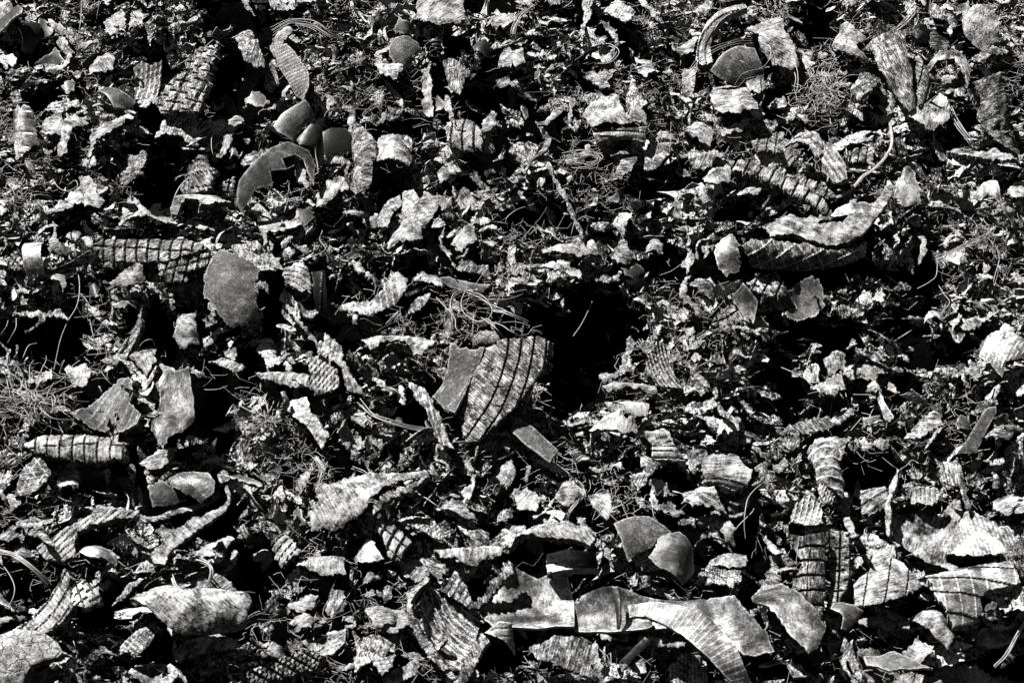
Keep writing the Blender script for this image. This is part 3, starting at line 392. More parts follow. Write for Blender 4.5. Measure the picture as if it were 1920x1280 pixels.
rubber_chip|clean white square chip on brown earth|P|n:T r:1.5 z:5|1228,1102 1302,1008 1402,1062 1392,1102 1322,1155
sidewall_fragment|pale wavy tongue rolled over at its dark top|M|n:-.1,-.5,.86 b:60,5 r:2 g:9 z:8|378,852 440,768 552,758 602,832 702,932 792,1032 762,1112 702,1152 602,1092 530,1012 460,932 400,902
*earth_clod|slab of brown packed earth in the bottom corner|B||
+crust|brown crust|B|n:U r:6 g:10 z:3|890,1110 1000,1060 1150,1030 1210,1010 1300,1050 1260,1130 1400,1160 1480,1110 1700,1150 1800,1200 1940,1230 1940,1310 1100,1310 1000,1200
+grey_facet|grey glassy facet in the earth|G|n:T r:1.5 z:6|1010,1150 1100,1150 1180,1120 1300,1180 1400,1215 1150,1225 1030,1190
brown_flake|brown porous flake lying above the white square chip|B|n:T r:4 z:3|965,930 1100,915 1180,950 1195,1010 1100,985 980,965
rubber_strip|narrow pointed spire of rubber standing at the earth's edge|D|n:-.4,-.7,.55 r:2 z:6|888,1092 910,1028 962,1080 992,1182 1025,1300 980,1262
rubber_chip|grey foot shaped scrap below the wavy tongue|D|n:T r:3 z:4|568,1152 650,1158 712,1212 682,1242 620,1242 588,1192
rubber_tube|dark glossy curled cuff below the tall tread blocks|G|n:.1,-.65,.75 b:30,4 r:2 z:8|818,872 840,840 872,848 992,902 902,1012 868,1002 880,930
rubber_strip|dark beam with a pale top edge leading to the pitted slab|P|n:.05,-.5,.86 r:1 t:14 z:5|1070,872 1140,858 1200,880 1275,930 1262,982 1160,920
rubber_chip|black and white blotched chunk beside the cord bundle|M|n:T r:2|1625,1022 1662,968 1870,978 1802,1062 1702,1092
sidewall_fragment|blotchy grey pillow shaped fragment amid small debris|M|n:T d:2 r:3|168,592 250,558 352,558 362,632 260,647 170,622
carcass_fragment|frayed grey bank of cords above the glossy liner|D|n:T r:5 P:r,5,14,4,1 g:8|58,742 180,658 322,648 332,742 250,772 80,762
rubber_chip|grey tooth shaped chip behind the wavy tongue|D|n:L z:5|398,700 440,690 505,740 440,785
tread_fragment|pale tread slab with diagonal grooves behind the tall thin rim|P|n:T P:g,60,50,7,5 g:7|998,232 1130,188 1152,312 1062,352 998,342
carcass_fragment|pale crumbly lump by the picture edge over the saddle shell|P|n:T r:4|1720,250 1800,230 1930,230 1930,330 1800,330 1740,300
carcass_fragment|cracked pale ridge below the right end of the saddle|D|n:T r:4|1860,520 1930,500 1930,560 1840,590
rubber_strip|pale smooth sliver lying in black shade at the bottom|M|n:T r:1|428,1192 480,1172 562,1146 540,1175 480,1195
sidewall_fragment|grey sheet sliced by the bottom edge in black shade|M|n:T r:2|515,1258 600,1255 760,1300 520,1310
rubber_strip|looping pale strap by the car tread section|P|n:T r:2 z:5|1660,905 1740,945 1830,930 1900,870 1925,890 1860,950 1740,965 1670,930
rubber_chip|grey flake wedged under the car tread section|G|n:T|1690,870 1720,840 1760,830 1740,880 1700,900
rubber_chip|little white hump on crumbs near a fibre tuft|P|n:T d:2|1730,130 1750,105 1775,135 1768,195 1738,190
ribbed_fragment|pale comb fragment in clutter near a pale edge|P|n:L P:g,5,16,5,2 g:7|1590,60 1650,0 1690,0 1640,95 1610,95
rubber_chip|dark fern like fragment with pitted grain|D|n:U P:r,40,12,5,1 g:8|1668,92 1760,18 1832,-5 1802,62 1702,102
rubber_chip|pale shard leaning beside the barrel of sidewall|P|n:L r:3|480,20 560,10 590,60 540,115 500,95
T1
*tyre_ring|long half ring of tyre with bright sidewall above and dark herringbone tread facing out|P||
+sidewall|bright wavy sidewall|P|n:-.05,-.5,.86 b:80,2 r:1.5 g:8 t:16 z:9|240,520 250,470 300,440 420,400 480,400 560,430 640,460 760,455 840,460 900,400 960,370 1040,380 1080,330 1130,270 1160,200 1200,150 1230,190 1230,260 1190,340 1130,410 1050,480 960,540 880,575 760,590 660,590 560,575 520,550 430,550 340,540 270,560
+inner_face|grey inner face|M|n:0,-.5,.86 b:90,-2 r:1.5 g:9 z:8 s:1|740,330 800,285 940,255 1100,255 1160,275 1070,385 960,372 920,330 780,350
+tread|dark herringbone tread|D|n:.15,-.97,-.1 b:90,2 P:r,-25,62,6,3 P:r,65,80,6,3 r:2 g:6 t:20 z:5|20,560 100,525 240,522 340,542 520,552 660,592 760,592 880,577 1000,545 960,640 800,720 560,780 320,770 120,740 60,660
rubber_strip|pale rough lath lying inside the half ring of tyre|P|n:T z:9|530,390 600,375 715,360 720,380 640,405 560,425
T2
*sidewall_shell|large bright saddle shaped shell of sidewall with a tall thin rim|P||
+rim|tall thin rim|P|n:L r:1.5 t:12 z:7|195,-10 230,-10 192,110 186,180 148,270 138,330 152,440 157,590 140,617 113,600 96,420 98,310 128,200 150,100
+saddle||P|n:-.1,-.53,.84 b:20,-4 r:1.5 g:9 z:6|150,440 210,400 330,400 342,350 400,320 480,335 620,330 680,240 720,180 770,190 800,300 840,380 800,430 740,540 700,640 650,740 660,780 770,842 690,852 540,792 400,732 300,672 200,602 155,562
+flank|striped grey flank|M|n:-.1,-.53,.84 b:0,2 P:r,12,22,5,.8,2300,-300 r:1.5 g:7 z:6.3 s:1|840,390 900,440 1000,495 1090,530 1110,575 1190,540 1240,560 1282,640 1252,720 1172,782 1052,812 900,837 780,802 650,762 700,640 740,540 800,430
+arch|thread covered upper arch|D|n:-.3,-.62,.72 b:0,2 P:r,70,14,4,.8 r:1.5 g:8 z:10|560,40 620,0 740,-25 805,60 795,140 832,250 862,342 840,384 800,300 770,190 720,190 660,180 615,120
'''
DARK = '''
440 160 55 95 6
310 335 55 85 12
100 190 55 35 5
60 110 45 35 4
866 80 35 35 5
905 185 50 38 7
820 150 22 60 6
1090 160 45 18 4
1178 90 35 45 6
740 240 38 30 5
738 342 40 28 6
930 310 50 20 4
1005 405 75 30 6
1215 370 45 25 5
1110 610 100 75 16
1075 720 55 75 16
1010 590 70 30 10
790 585 30 25 5
665 545 30 20 5
515 560 28 85 9
282 615 45 55 9
85 625 90 60 13
415 785 34 65 9
1547 500 150 32 9
1525 620 90 30 10
1740 530 38 60 8
1460 730 50 55 8
1700 700 15 55 6
1590 765 60 25 5
170 912 58 24 7
325 930 55 18 4
190 1020 40 18 5
300 985 45 25 5
412 965 55 30 6
492 1065 45 50 7
200 1145 60 50 9
35 1085 35 45 7
310 1220 18 25 5
705 1025 28 28 5
1110 1090 38 22 5
990 1040 22 22 4
935 1240 50 35 8
1045 1190 35 14 4
1300 1030 20 30 5
1400 1015 45 16 5
1830 1058 80 12 6
1712 1130 38 18 5
1615 1180 30 18 4
1480 1252 90 26 8
1615 910 33 35 6
1535 55 38 38 7
1800 245 30 28 5
1850 300 62 10 5
1380 405 50 28 6
920 20 45 14 4
430 35 50 25 4
1450 190 25 30 6
540 330 28 25 5
280 230 22 40 5
610 570 20 60 4
1660 880 30 30 4
1860 890 30 14 3
90 1230 10 10 0
'''
WIRES = '''
# crop|label|radius mm|lift cm|count,spread px|pts
R5|pale wire loop curling open above the tread wedge|1.1|9|1,0|720,360 640,380 610,430 620,490 660,505 705,500
R5|large round wire ring hanging over the stone|1.1|10|1,0|690,380 668,440 690,500 760,545 820,530 842,490 830,450 790,420 715,390
R5|double wire bowing down beside the round wire ring|1|9|2,9|700,378 780,402 830,460 822,520
R5|wire slanting down to the top corner of the tread wedge|1.1|10|1,0|830,545 900,570 960,610 1010,637
R5|straight wire running from the rings to the tread grooves|1.1|10|1,0|780,520 860,580 920,655
R5|hooked wire curving under the rings toward the stone|1.1|8|1,0|600,470 635,530 640,580 680,620 735,632
R5|plumb straight wire hanging behind the stone|.9|8|1,0|742,500 735,560 735,690
R5|flattened pale straw ending in a split tip over the pit|2|8|2,8|850,480 930,500 1040,550
R5|bent wire riding beside the flattened pale straw|1|9|1,0|830,445 900,475 980,520 1035,550
R5|pair of long pale grass like stems pointing into the pit|1|6|2,14|825,412 930,402 1025,383
R5|single thin wire slanting alone across the black pit|.9|2|1,0|1295,628 1340,560 1385,470 1400,430
R5|kinked wire by the frayed upright cord bundle|.9|7|1,0|530,410 580,460 632,510 642,560
R5|thin dark wire crossing the split pale lip|1|9|1,0|370,640 400,720 450,790 508,862
R5|sagging bundle of wires in front of the bright oblong chip|1|6|4,14|95,985 170,1060 260,1100 390,1135 510,1140
R4|long wavy wire dangling into the black pit from small tread blocks|1|5|1,0|430,240 445,350 430,450 380,540 340,640 300,810
R4|bent straw standing up from crumbs in the black pit|1|4|1,0|80,860 130,740 160,680 205,665
R4|two short thin wires hanging at the pit's edge|.8|4|2,34|20,640 60,580 72,520
R4|short hooked wire next to the long wavy dangling wire|.8|4|1,0|450,390 485,430 492,480
R4|straight faint thread deep in the pit by the dark plank|.7|3|1,0|500,530 515,600 532,660
R4|angular bent wire above the swirled tread panel|1|5|1,0|1605,217 1720,190 1815,145 1785,90 1800,40
R4|thin bowed wire between the grey plate and the sliver|.9|5|1,0|1140,920 1210,922 1268,905
R4|thin arching wire over the flat chip behind the plank|.9|6|1,0|760,715 800,660 850,648 865,690
R6|straight hanging thread in deep shade, longest of its pair|.9|4|1,0|1710,180 1705,330 1712,490
R6|slightly bowed thread hanging beside the longest straight thread|.9|4|1,0|1740,80 1767,190 1740,300 1720,450
R6|curved wire swinging off the dark post|1|4|1,0|1310,360 1380,320 1417,280 1422,190
R6|zigzag thread ending near the white tuft|.9|4|1,0|1430,340 1460,390 1490,440 1440,500
R6|two short bright needles in black shade|.9|3|2,45|1115,315 1185,352
R6|short upright needle above the thin light lath|.9|3|1,0|910,278 932,337
R6|short curved thread under the crumpled grey cup|.8|3|1,0|835,430 830,490 795,532
R6|hooked wire lying over the pale fan shaped chip|.9|7|1,0|732,683 700,770 690,860 740,912 762,890 750,840
R6|straight wire leading to the spoon shaped chip|.9|6|1,0|550,798 660,850 745,915
R6|thin wire trailing below the spoon shaped chip|.9|4|1,0|910,940 930,1010 985,1082
R6|tall thin thread standing in lower shade|.8|3|1,0|335,995 320,1100 300,1222
R6|short straw slanting in lower shade beside a tall thread|.8|3|1,0|235,1085 262,1170
R6|thin wire over the edge of the tyre ring|.8|5|1,0|1095,80 1130,130 1165,182
R6|bundle of stiff threads gathered near the upper edge of deep shade|.9|5|7,16|1410,205 1500,165 1600,110 1700,60 1740,20
R9|long arching wire from the clutter to the grey tongue|1.1|7|1,0|525,150 440,170 370,240 348,330 345,400 352,470
R9|wire bent like an elbow crossing the long arching wire|1.1|6|1,0|275,450 320,390 385,330 400,300
R9|thick bundle of parallel cords in the bottom corner|1.2|8|14,9|1935,900 1880,990 1850,1050 1800,1130 1740,1190
R3|thick cable of bundled cords curving through the tyre ring|1.8|8|5,6|1158,690 1168,800 1130,880 1060,950 1000,990 940,1060 860,1100 785,1112
R3|wire hooked in a round loop on the grey dome|1|12|1,0|360,205 440,215 488,270 485,330 450,375 400,392
R3|wire outlining the bright creased bulge|1|10|2,12|470,250 560,290 620,370 638,440 620,520 590,560
R3|pale wire bent over the smooth grey dome|.9|12|2,20|300,480 340,430 400,410 455,405
R3|short wavy wire lying on the smooth grey dome|.8|12|1,0|295,335 340,350 370,390
R3|taut thin wire stretched across upper black shade|.9|5|1,0|590,272 690,278 760,282 775,255
R3|black wire crossing the pale slab inside the tyre ring|1.2|6|1,0|900,1272 1000,1240 1100,1160 1145,1090
R3|fan of loose threads trailing from the lower draped flap|.9|6|6,16|1490,600 1530,690 1600,780 1642,838
R3|sheaf of straight stalks in the upper shade near the peak|1|5|6,14|1080,245 1180,180 1260,110 1310,40
R3|curved threads sweeping round the half hoop of bead|.9|8|3,16|20,420 100,330 190,270 300,230 390,225
R7|sweeping sheaf of wires fanning from the picture edge|1.1|8|12,17|-20,545 80,570 180,640 270,730
R7|stray wire looping down alone at the picture edge|1.1|5|1,0|-10,590 50,670 82,750 60,830 10,890
R7|cords draped over the grey fragment behind the horseshoe|1|9|7,12|1055,580 1140,600 1180,650 1160,750 1130,830
R7|two cords hanging over the upper rim of the horseshoe|1.1|11|3,10|955,665 980,740 1030,790 1100,820
R7|tangle of fine hanging threads beside the pale tine|.9|6|8,18|1760,20 1800,90 1790,170 1840,230
R7|single thin straw standing beside the boulder|.9|5|1,0|390,1000 415,1060 430,1120
R8|straight wire over the fibrous tongue|1|8|1,0|430,220 520,280 602,345
R8|fine stiff hairs radiating beside the blotchy chip|.8|6|6,14|1250,390 1270,330 1310,280 1340,240
R8|thin hooked wire above the maple shaped sheet|1|6|2,10|60,190 100,230 160,220 170,170 130,110 60,80
R8|sheaf of wires lying between slotted tread and bead block|1|7|7,10|720,680 780,590 850,510 910,480
R2|tuft of upright strands drooping from the top edge|1.1|6|6,12|1075,30 1000,90 962,170 970,245
R2|short curved hair wire beside the warm grey chip|.8|4|1,0|1715,35 1738,80 1715,122
R2|dark looped wire around the boat shaped chip|1.4|5|2,8|1410,260 1500,255 1545,290 1500,345 1430,350
R2|thin wire hoop in the lower shade of the upper middle|.9|4|1,0|1075,1140 980,1170 920,1220 930,1270
R2|fine loops of thread below the stepped bead arcs|.9|5|5,22|1240,880 1340,850 1440,880 1380,920 1270,915
R1|curved cable rising from the twin arches|1.7|7|1,0|958,1232 962,1140 1000,1050 1060,985 1110,935
R1|oval wire hoop over a dark hole near the white mottled chip|1|6|1,0|300,950 312,1030 370,1062 430,1040 420,1005 380,1030
R1|kinked straw leaning among fine roots at the picture edge|1|5|1,0|165,960 110,1050 85,1120
R1|thin wire hooked over the pale spindle chip|.9|6|1,0|1215,905 1185,850 1183,760 1215,715
R1|square bent wire by the smooth black flap|.9|6|1,0|1795,745 1815,640 1860,608 1935,605
R1|straight rod slanting from the wedge toward the big upright tread|1|6|1,0|960,388 1080,310 1190,225
R1|long straight wire running down from the top edge|.9|5|1,0|455,-10 450,120 430,230
R1|network of thin arching stems in the shade near the top|1|6|6,30|1520,180 1620,130 1740,140 1840,200 1905,210
'''
TANGLES = '''
# crop|name|label|cx,cy|rx,ry|count|radius|lift|curl
R3|wire_tangle|matted nest of thin rusty wires between dome and draped sheet|800,500|190,150|110|.8|8|1
R3|wire_tangle|loose spray of wires hanging below the matted nest|830,640|130,90|24|.9|5|.8
R4|wire_tangle|sprawling heap of fine wires at the picture edge above the half ring of tread|170,985|210,110|90|.8|6|.5
R4|wire_tangle|radiating spray of stiff fibres by a dark pocket|1500,1085|170,110|34|.9|7|.15
R7|wire_tangle|knot of fine curly thread above the maple shaped sheet|1800,90|110,90|36|.7|6|1
R1|wire_tangle|web of root like threads at the picture edge near the oval hoop|110,1090|140,130|40|.8|5|.7
R3|wire_tangle|lacy tangle of fibres by the top edge over the bright bulge|540,60|80,90|60|.7|5|1
R6|wire_tangle|hairy knot of fibres hanging over the upper edge of deep shade|1690,60|120,80|50|.7|6|.8
R5|wire_tangle|small wiry clump by the curved comb of ribs|1690,690|60,40|30|.7|5|1
'''
import bpy, math, random
import numpy as np
from mathutils import Vector, Matrix, geometry

random.seed(7)
RNG = np.random.default_rng(11)
SC = bpy.context.scene
COL = SC.collection

# ------------------------------------------------------------------ camera
W, H = 1920, 1280
S = 2.977
CROPS = {'R1': (0, 0), 'R2': (640, 0), 'R3': (1280, 0), 'R4': (0, 420), 'R5': (640, 420),
         'R6': (1280, 420), 'R7': (0, 850), 'R8': (640, 850), 'R9': (1280, 850),
         'T1': (1380, 320, 4.2), 'T2': (1640, 880, 4.79), 'T3': (870, 980, 2.4)}
CAM = np.array([0.0, -4.0, 1.65])
TGT = np.array([0.0, 0.0, 0.75])
LENS = 59.0
FWD = (TGT - CAM) / np.linalg.norm(TGT - CAM)
RGT = np.array([1.0, 0, 0])
UP = np.cross(RGT, FWD)
K = 36.0 / LENS / W                      # tangent per photo pixel

def rays(px):
    px = np.asarray(px, float).reshape(-1, 2)
    d = FWD + ((px[:, :1] - W / 2) * K) * RGT - ((px[:, 1:2] - H / 2) * K) * UP
    return d

def project(P):
    v = P - CAM
    z = v @ FWD
    return np.stack([(v @ RGT) / z / K + W / 2, -(v @ UP) / z / K + H / 2], 1)

SL = 0.72
HN = np.array([0, -SL, 1.0]); HN /= np.linalg.norm(HN)
HP = np.array([0, 0, 0.75])
HT = np.cross(HN, RGT); HT = -HT if HT[2] < 0 else HT     # up the slope

def on_heap(px, lift=0.0):
    d = rays(px)
    t = ((HP + HN * lift - CAM) @ HN) / (d @ HN)
    return CAM + d * t[:, None]

# ------------------------------------------------------------------ noise
def _hash(i, j, k, seed):
    n = (i * 374761393 + j * 668265263 + k * 2147483647 + seed * 974634777) & 0xffffffff
    n = ((n ^ (n >> 13)) * 1274126177) & 0xffffffff
    n = (n ^ (n >> 16)) & 0xffffffff
    return n / 4294967295.0

def vnoise(p, seed=0):
    p = np.asarray(p, float)
    f = np.floor(p); i = f.astype(np.int64); t = p - f
    t = t * t * (3 - 2 * t)
    r = 0
    for a in (0, 1):
        for b in (0, 1):
            for c in (0, 1):
                w = (t[:, 0] if a else 1 - t[:, 0]) * (t[:, 1] if b else 1 - t[:, 1]) * (t[:, 2] if c else 1 - t[:, 2])
                r = r + w * _hash(i[:, 0] + a, i[:, 1] + b, i[:, 2] + c, seed)
    return r * 2 - 1

def fbm(p, octv=3, seed=0):
    r = 0; a = 1.0
    for o in range(octv):
        r = r + a * vnoise(p * 2 ** o, seed + o * 17); a *= .5
    return r

# ------------------------------------------------------------------ dark hollows
PITS = np.array([[float(v) for v in l.split()] for l in DARK.strip().splitlines()])
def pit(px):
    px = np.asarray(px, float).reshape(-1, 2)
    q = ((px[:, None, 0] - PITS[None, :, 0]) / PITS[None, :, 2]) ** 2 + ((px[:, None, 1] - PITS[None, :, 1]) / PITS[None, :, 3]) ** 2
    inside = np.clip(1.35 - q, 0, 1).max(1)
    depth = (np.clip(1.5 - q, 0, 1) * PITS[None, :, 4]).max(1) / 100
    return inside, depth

# ------------------------------------------------------------------ materials
def new_mat(name):
    m = bpy.data.materials.new(name); m.use_nodes = True
    nt = m.node_tree
    b = nt.nodes['Principled BSDF']
    return m, nt, b

def N(nt, t, **kw):
    n = nt.nodes.new(t)
    for k, v in kw.items():
        if k in n.inputs.keys() if isinstance(k, str) else False:
            n.inputs[k].default_value = v
        else:
            setattr(n, k, v)
    return n

def ramp(nt, src, stops):
    r = nt.nodes.new('ShaderNodeValToRGB')
    e = r.color_ramp.elements
    while len(e) < len(stops): e.new(.5)
    for el, (p, c) in zip(e, stops):
        el.position = p
        el.color = (c, c, c, 1) if not isinstance(c, tuple) else (*c, 1)
    nt.links.new(src, r.inputs[0])
    return r

def math_node(nt, op, a, b=None):
    m = nt.nodes.new('ShaderNodeMath'); m.operation = op
    for k, v in ((0, a), (1, b)):
        if v is None: continue
        if isinstance(v, (int, float)): m.inputs[k].default_value = v
        else: nt.links.new(v, m.inputs[k])
    return m.outputs[0]

def rubber(name, stops, wA=.35, wB=.45, wC=.2, sA=10, sB=55, sC=230, rough=(.45, .8), bump=.5, cracks=0.0, tone_attr=True, tint=None, crack_scale=26, scratch=.25, spec=.5):
    m, nt, b = new_mat(name)
    L = nt.links.new
    tc = nt.nodes.new('ShaderNodeTexCoord')
    oi = nt.nodes.new('ShaderNodeObjectInfo')
    off = math_node(nt, 'MULTIPLY', oi.outputs['Random'], 37.0)
    va = nt.nodes.new('ShaderNodeVectorMath'); va.operation = 'ADD'
    L(tc.outputs['Object'], va.inputs[0]); L(off, va.inputs[1])
    v = va.outputs[0]
    def noise(sc, det, ro, dist=0.0):
        n = nt.nodes.new('ShaderNodeTexNoise'); n.noise_dimensions = '3D'
        n.inputs['Scale'].default_value = sc; n.inputs['Detail'].default_value = det
        n.inputs['Roughness'].default_value = ro; n.inputs['Distortion'].default_value = dist
        L(v, n.inputs['Vector']); return n.outputs[0]
    nA, nB, nC = noise(sA, 3, .5, .6), noise(sB, 6, .7, .4), noise(sC, 3, .6)
    # streaks along one object axis
    mp = nt.nodes.new('ShaderNodeMapping'); mp.inputs['Scale'].default_value = (22, 260, 260)
    vr = nt.nodes.new('ShaderNodeVectorRotate'); vr.rotation_type = 'AXIS_ANGLE'
    vr.inputs['Axis'].default_value = (0, -.58, .81)
    L(v, vr.inputs['Vector']); L(math_node(nt, 'MULTIPLY', oi.outputs['Random'], 6.283), vr.inputs['Angle'])
    L(vr.outputs[0], mp.inputs[0])
    ns = nt.nodes.new('ShaderNodeTexNoise'); ns.inputs['Scale'].default_value = 1.0; ns.inputs['Detail'].default_value = 4
    L(mp.outputs[0], ns.inputs['Vector'])
    f = math_node(nt, 'ADD', math_node(nt, 'MULTIPLY', nA, wA), math_node(nt, 'MULTIPLY', nB, wB))
    f = math_node(nt, 'ADD', f, math_node(nt, 'MULTIPLY', nC, wC))
    f = math_node(nt, 'ADD', math_node(nt, 'MULTIPLY', f, 1 - scratch), math_node(nt, 'MULTIPLY', ns.outputs[0], scratch))
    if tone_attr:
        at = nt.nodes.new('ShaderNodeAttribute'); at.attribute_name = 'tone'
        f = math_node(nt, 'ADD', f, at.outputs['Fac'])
    r = ramp(nt, f, stops)
    col = r.outputs[0]
    h = math_node(nt, 'ADD', math_node(nt, 'MULTIPLY', nB, .7), math_node(nt, 'MULTIPLY', nC, .4))
    h = math_node(nt, 'ADD', h, math_node(nt, 'MULTIPLY', ns.outputs[0], .5 * scratch / .25))
    if cracks:
        vo = nt.nodes.new('ShaderNodeTexVoronoi'); vo.feature = 'DISTANCE_TO_EDGE'
        vo.inputs['Scale'].default_value = crack_scale
        dn = nt.nodes.new('ShaderNodeTexNoise'); dn.inputs['Scale'].default_value = 40; dn.inputs['Detail'].default_value = 4
        L(v, dn.inputs['Vector'])
        dv = nt.nodes.new('ShaderNodeVectorMath'); dv.operation = 'MULTIPLY_ADD'
        dv.inputs[1].default_value = (.03, .03, .03)
        L(dn.outputs['Color'], dv.inputs[0]); L(v, dv.inputs[2])
        L(dv.outputs[0], vo.inputs['Vector'])
        cr = ramp(nt, vo.outputs['Distance'], [(0.0, 0.0), (.02 + .04 * cracks, 1.0)])
        h = math_node(nt, 'ADD', h, math_node(nt, 'MULTIPLY', cr.outputs[0], 1.2))
    if tint:
        mx = nt.nodes.new('ShaderNodeMix'); mx.data_type = 'RGBA'; mx.blend_type = 'MULTIPLY'
        mx.inputs['Factor'].default_value = 1
        L(col, mx.inputs['A']); mx.inputs['B'].default_value = (*tint, 1)
        col = mx.outputs['Result']
    L(col, b.inputs['Base Color'])
    mr = nt.nodes.new('ShaderNodeMapRange'); mr.inputs['To Min'].default_value = rough[0]; mr.inputs['To Max'].default_value = rough[1]
    L(nB, mr.inputs['Value']); L(mr.outputs[0], b.inputs['Roughness'])
    b.inputs['Specular IOR Level'].default_value = spec
    bp = nt.nodes.new('ShaderNodeBump'); bp.inputs['Strength'].default_value = bump; bp.inputs['Distance'].default_value = .004
    L(h, bp.inputs['Height']); L(bp.outputs[0], b.inputs['Normal'])
    return m

MATS = {
    'P': rubber('pale dusty rubber', [(.40, .004), (.45, .07), (.50, .30), (.60, .8)], wA=.42, wB=.36, wC=.22, bump=.75, scratch=.24, sA=24, sB=60, sC=260, spec=.15),
    'D': rubber('dust streaked rubber', [(.42, .004), (.475, .05), (.525, .28), (.60, .85)], wA=.3, wB=.42, wC=.28, bump=.8, scratch=.3, sA=24, sB=60, sC=260, spec=.15),
    'M': rubber('mottled glossy rubber', [(.41, .012), (.47, .08), (.53, .30), (.59, .9)], wA=.54, wB=.28, wC=.18, sA=11, rough=(.24, .5), bump=.35, scratch=.1, spec=.4),
    'A': rubber('dull grey rubber', [(.38, .015), (.48, .07), (.55, .18), (.63, .5)], wA=.3, wB=.35, wC=.35, rough=(.45, .7), bump=.4, scratch=.15, spec=.2),
    'G': rubber('grey smooth rubber', [(.37, .012), (.47, .04), (.55, .13), (.64, .4)], wA=.5, wB=.3, wC=.2, rough=(.3, .5), bump=.3, scratch=.15, spec=.35),
    'K': rubber('black glossy rubber', [(.35, .004), (.55, .012), (.66, .04)], rough=(.32, .5), bump=.12, spec=.3),
    'B': rubber('brown packed earth', [(.40, .02), (.46, .12), (.53, .34), (.61, .75)], wA=.3, wB=.36, wC=.34, rough=(.7, .95), bump=1.0, tint=(1, .93, .87), scratch=.1, spec=.15),
    'S': rubber('cracked stone', [(.40, .05), (.46, .2), (.54, .5), (.62, .85)], wA=.3, wB=.36, wC=.34, rough=(.7, .9), bump=.9, cracks=1.0, tint=(1, .98, .96), scratch=.05, crack_scale=30, spec=.15),
    'crumb': rubber('rubber crumb', [(.44, .003), (.48, .04), (.515, .42), (.57, .9)], wA=.25, wB=.4, wC=.35, bump=.9, sA=40, sB=110, sC=300, rough=(.6, .9), scratch=.25, spec=.08),
    'fluff': rubber('textile fibre', [(.34, .35), (.5, .55), (.62, .8)], bump=.0, tint=(1, .96, .92), rough=(.6, .8), spec=.1),
    'wire': rubber('steel wire', [(.34, .22), (.5, .5), (.62, .75)], bump=.1, rough=(.35, .6), tint=(1, .97, .94)),
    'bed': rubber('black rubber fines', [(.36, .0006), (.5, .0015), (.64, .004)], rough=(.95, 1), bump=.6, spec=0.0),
}

# ------------------------------------------------------------------ mesh helpers
def mesh_from(name, V, faces, mat, smooth=True, sharp=None, edge=None):
    me = bpy.data.meshes.new(name)
    V = np.asarray(V, np.float32)
    tri = [f for f in faces if len(f)]
    loops = np.concatenate([f.ravel() for f in tri]).astype(np.int32)
    sizes = np.concatenate([np.full(len(f), f.shape[1], np.int32) for f in tri])
    me.vertices.add(len(V)); me.vertices.foreach_set('co', V.ravel())
    me.loops.add(len(loops)); me.loops.foreach_set('vertex_index', loops)
    me.polygons.add(len(sizes))
    starts = np.concatenate([[0], np.cumsum(sizes)[:-1]]).astype(np.int32)
    me.polygons.foreach_set('loop_start', starts)
    me.polygons.foreach_set('use_smooth', np.full(len(sizes), smooth))
    me.materials.append(mat)
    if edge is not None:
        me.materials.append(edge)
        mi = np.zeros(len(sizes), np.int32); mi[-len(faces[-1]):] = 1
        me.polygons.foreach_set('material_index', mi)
    me.update(calc_edges=True); me.validate()
    if sharp: me.set_sharp_from_angle(angle=math.radians(sharp))
    return me

def link(name, me, parent=None, loc=None):
    o = bpy.data.objects.new(name, me); COL.objects.link(o)
    if parent: o.parent = parent
    if loc is not None: o.location = loc
    return o

NORMALS = {'U': tuple(HN), 'T': (-.15, -.38, .91), 'F': (0, -.88, .47), 'L': (-.5, -.58, .64), 'R': (.6, -.55, .58), 'D': (.1, -.93, .35)}

def parse_opts(s):
    o = dict(n='U', b=[], d=0, t=6, r=4.2, g=None, z=2.5, P=[], Q=None, s=0)
    for tok in s.split():
        k, v = tok.split(':', 1)
        if k == 'n':
            o['n'] = NORMALS[v] if v in NORMALS else tuple(float(x) for x in v.split(','))
        elif k == 'b': o['b'].append([float(x) for x in v.split(',')])
        elif k == 'P':
            a = v.split(','); o['P'].append([a[0]] + [float(x) for x in a[1:]])
        elif k == 'Q': o['Q'] = [float(x) for x in v.split(',')]
        else: o[k] = float(v)
    if isinstance(o['n'], str): o['n'] = NORMALS[o['n']]
    return o

def in_poly(pts, poly):
    x, y = pts[:, 0], pts[:, 1]
    r = np.zeros(len(pts), bool)
    j = len(poly) - 1
    for i in range(len(poly)):
        xi, yi = poly[i]; xj, yj = poly[j]
        if yi != yj:
            c = ((yi > y) != (yj > y)) & (x < (xj - xi) * (y - yi) / (yj - yi) + xi)
            r ^= c
        j = i
    return r

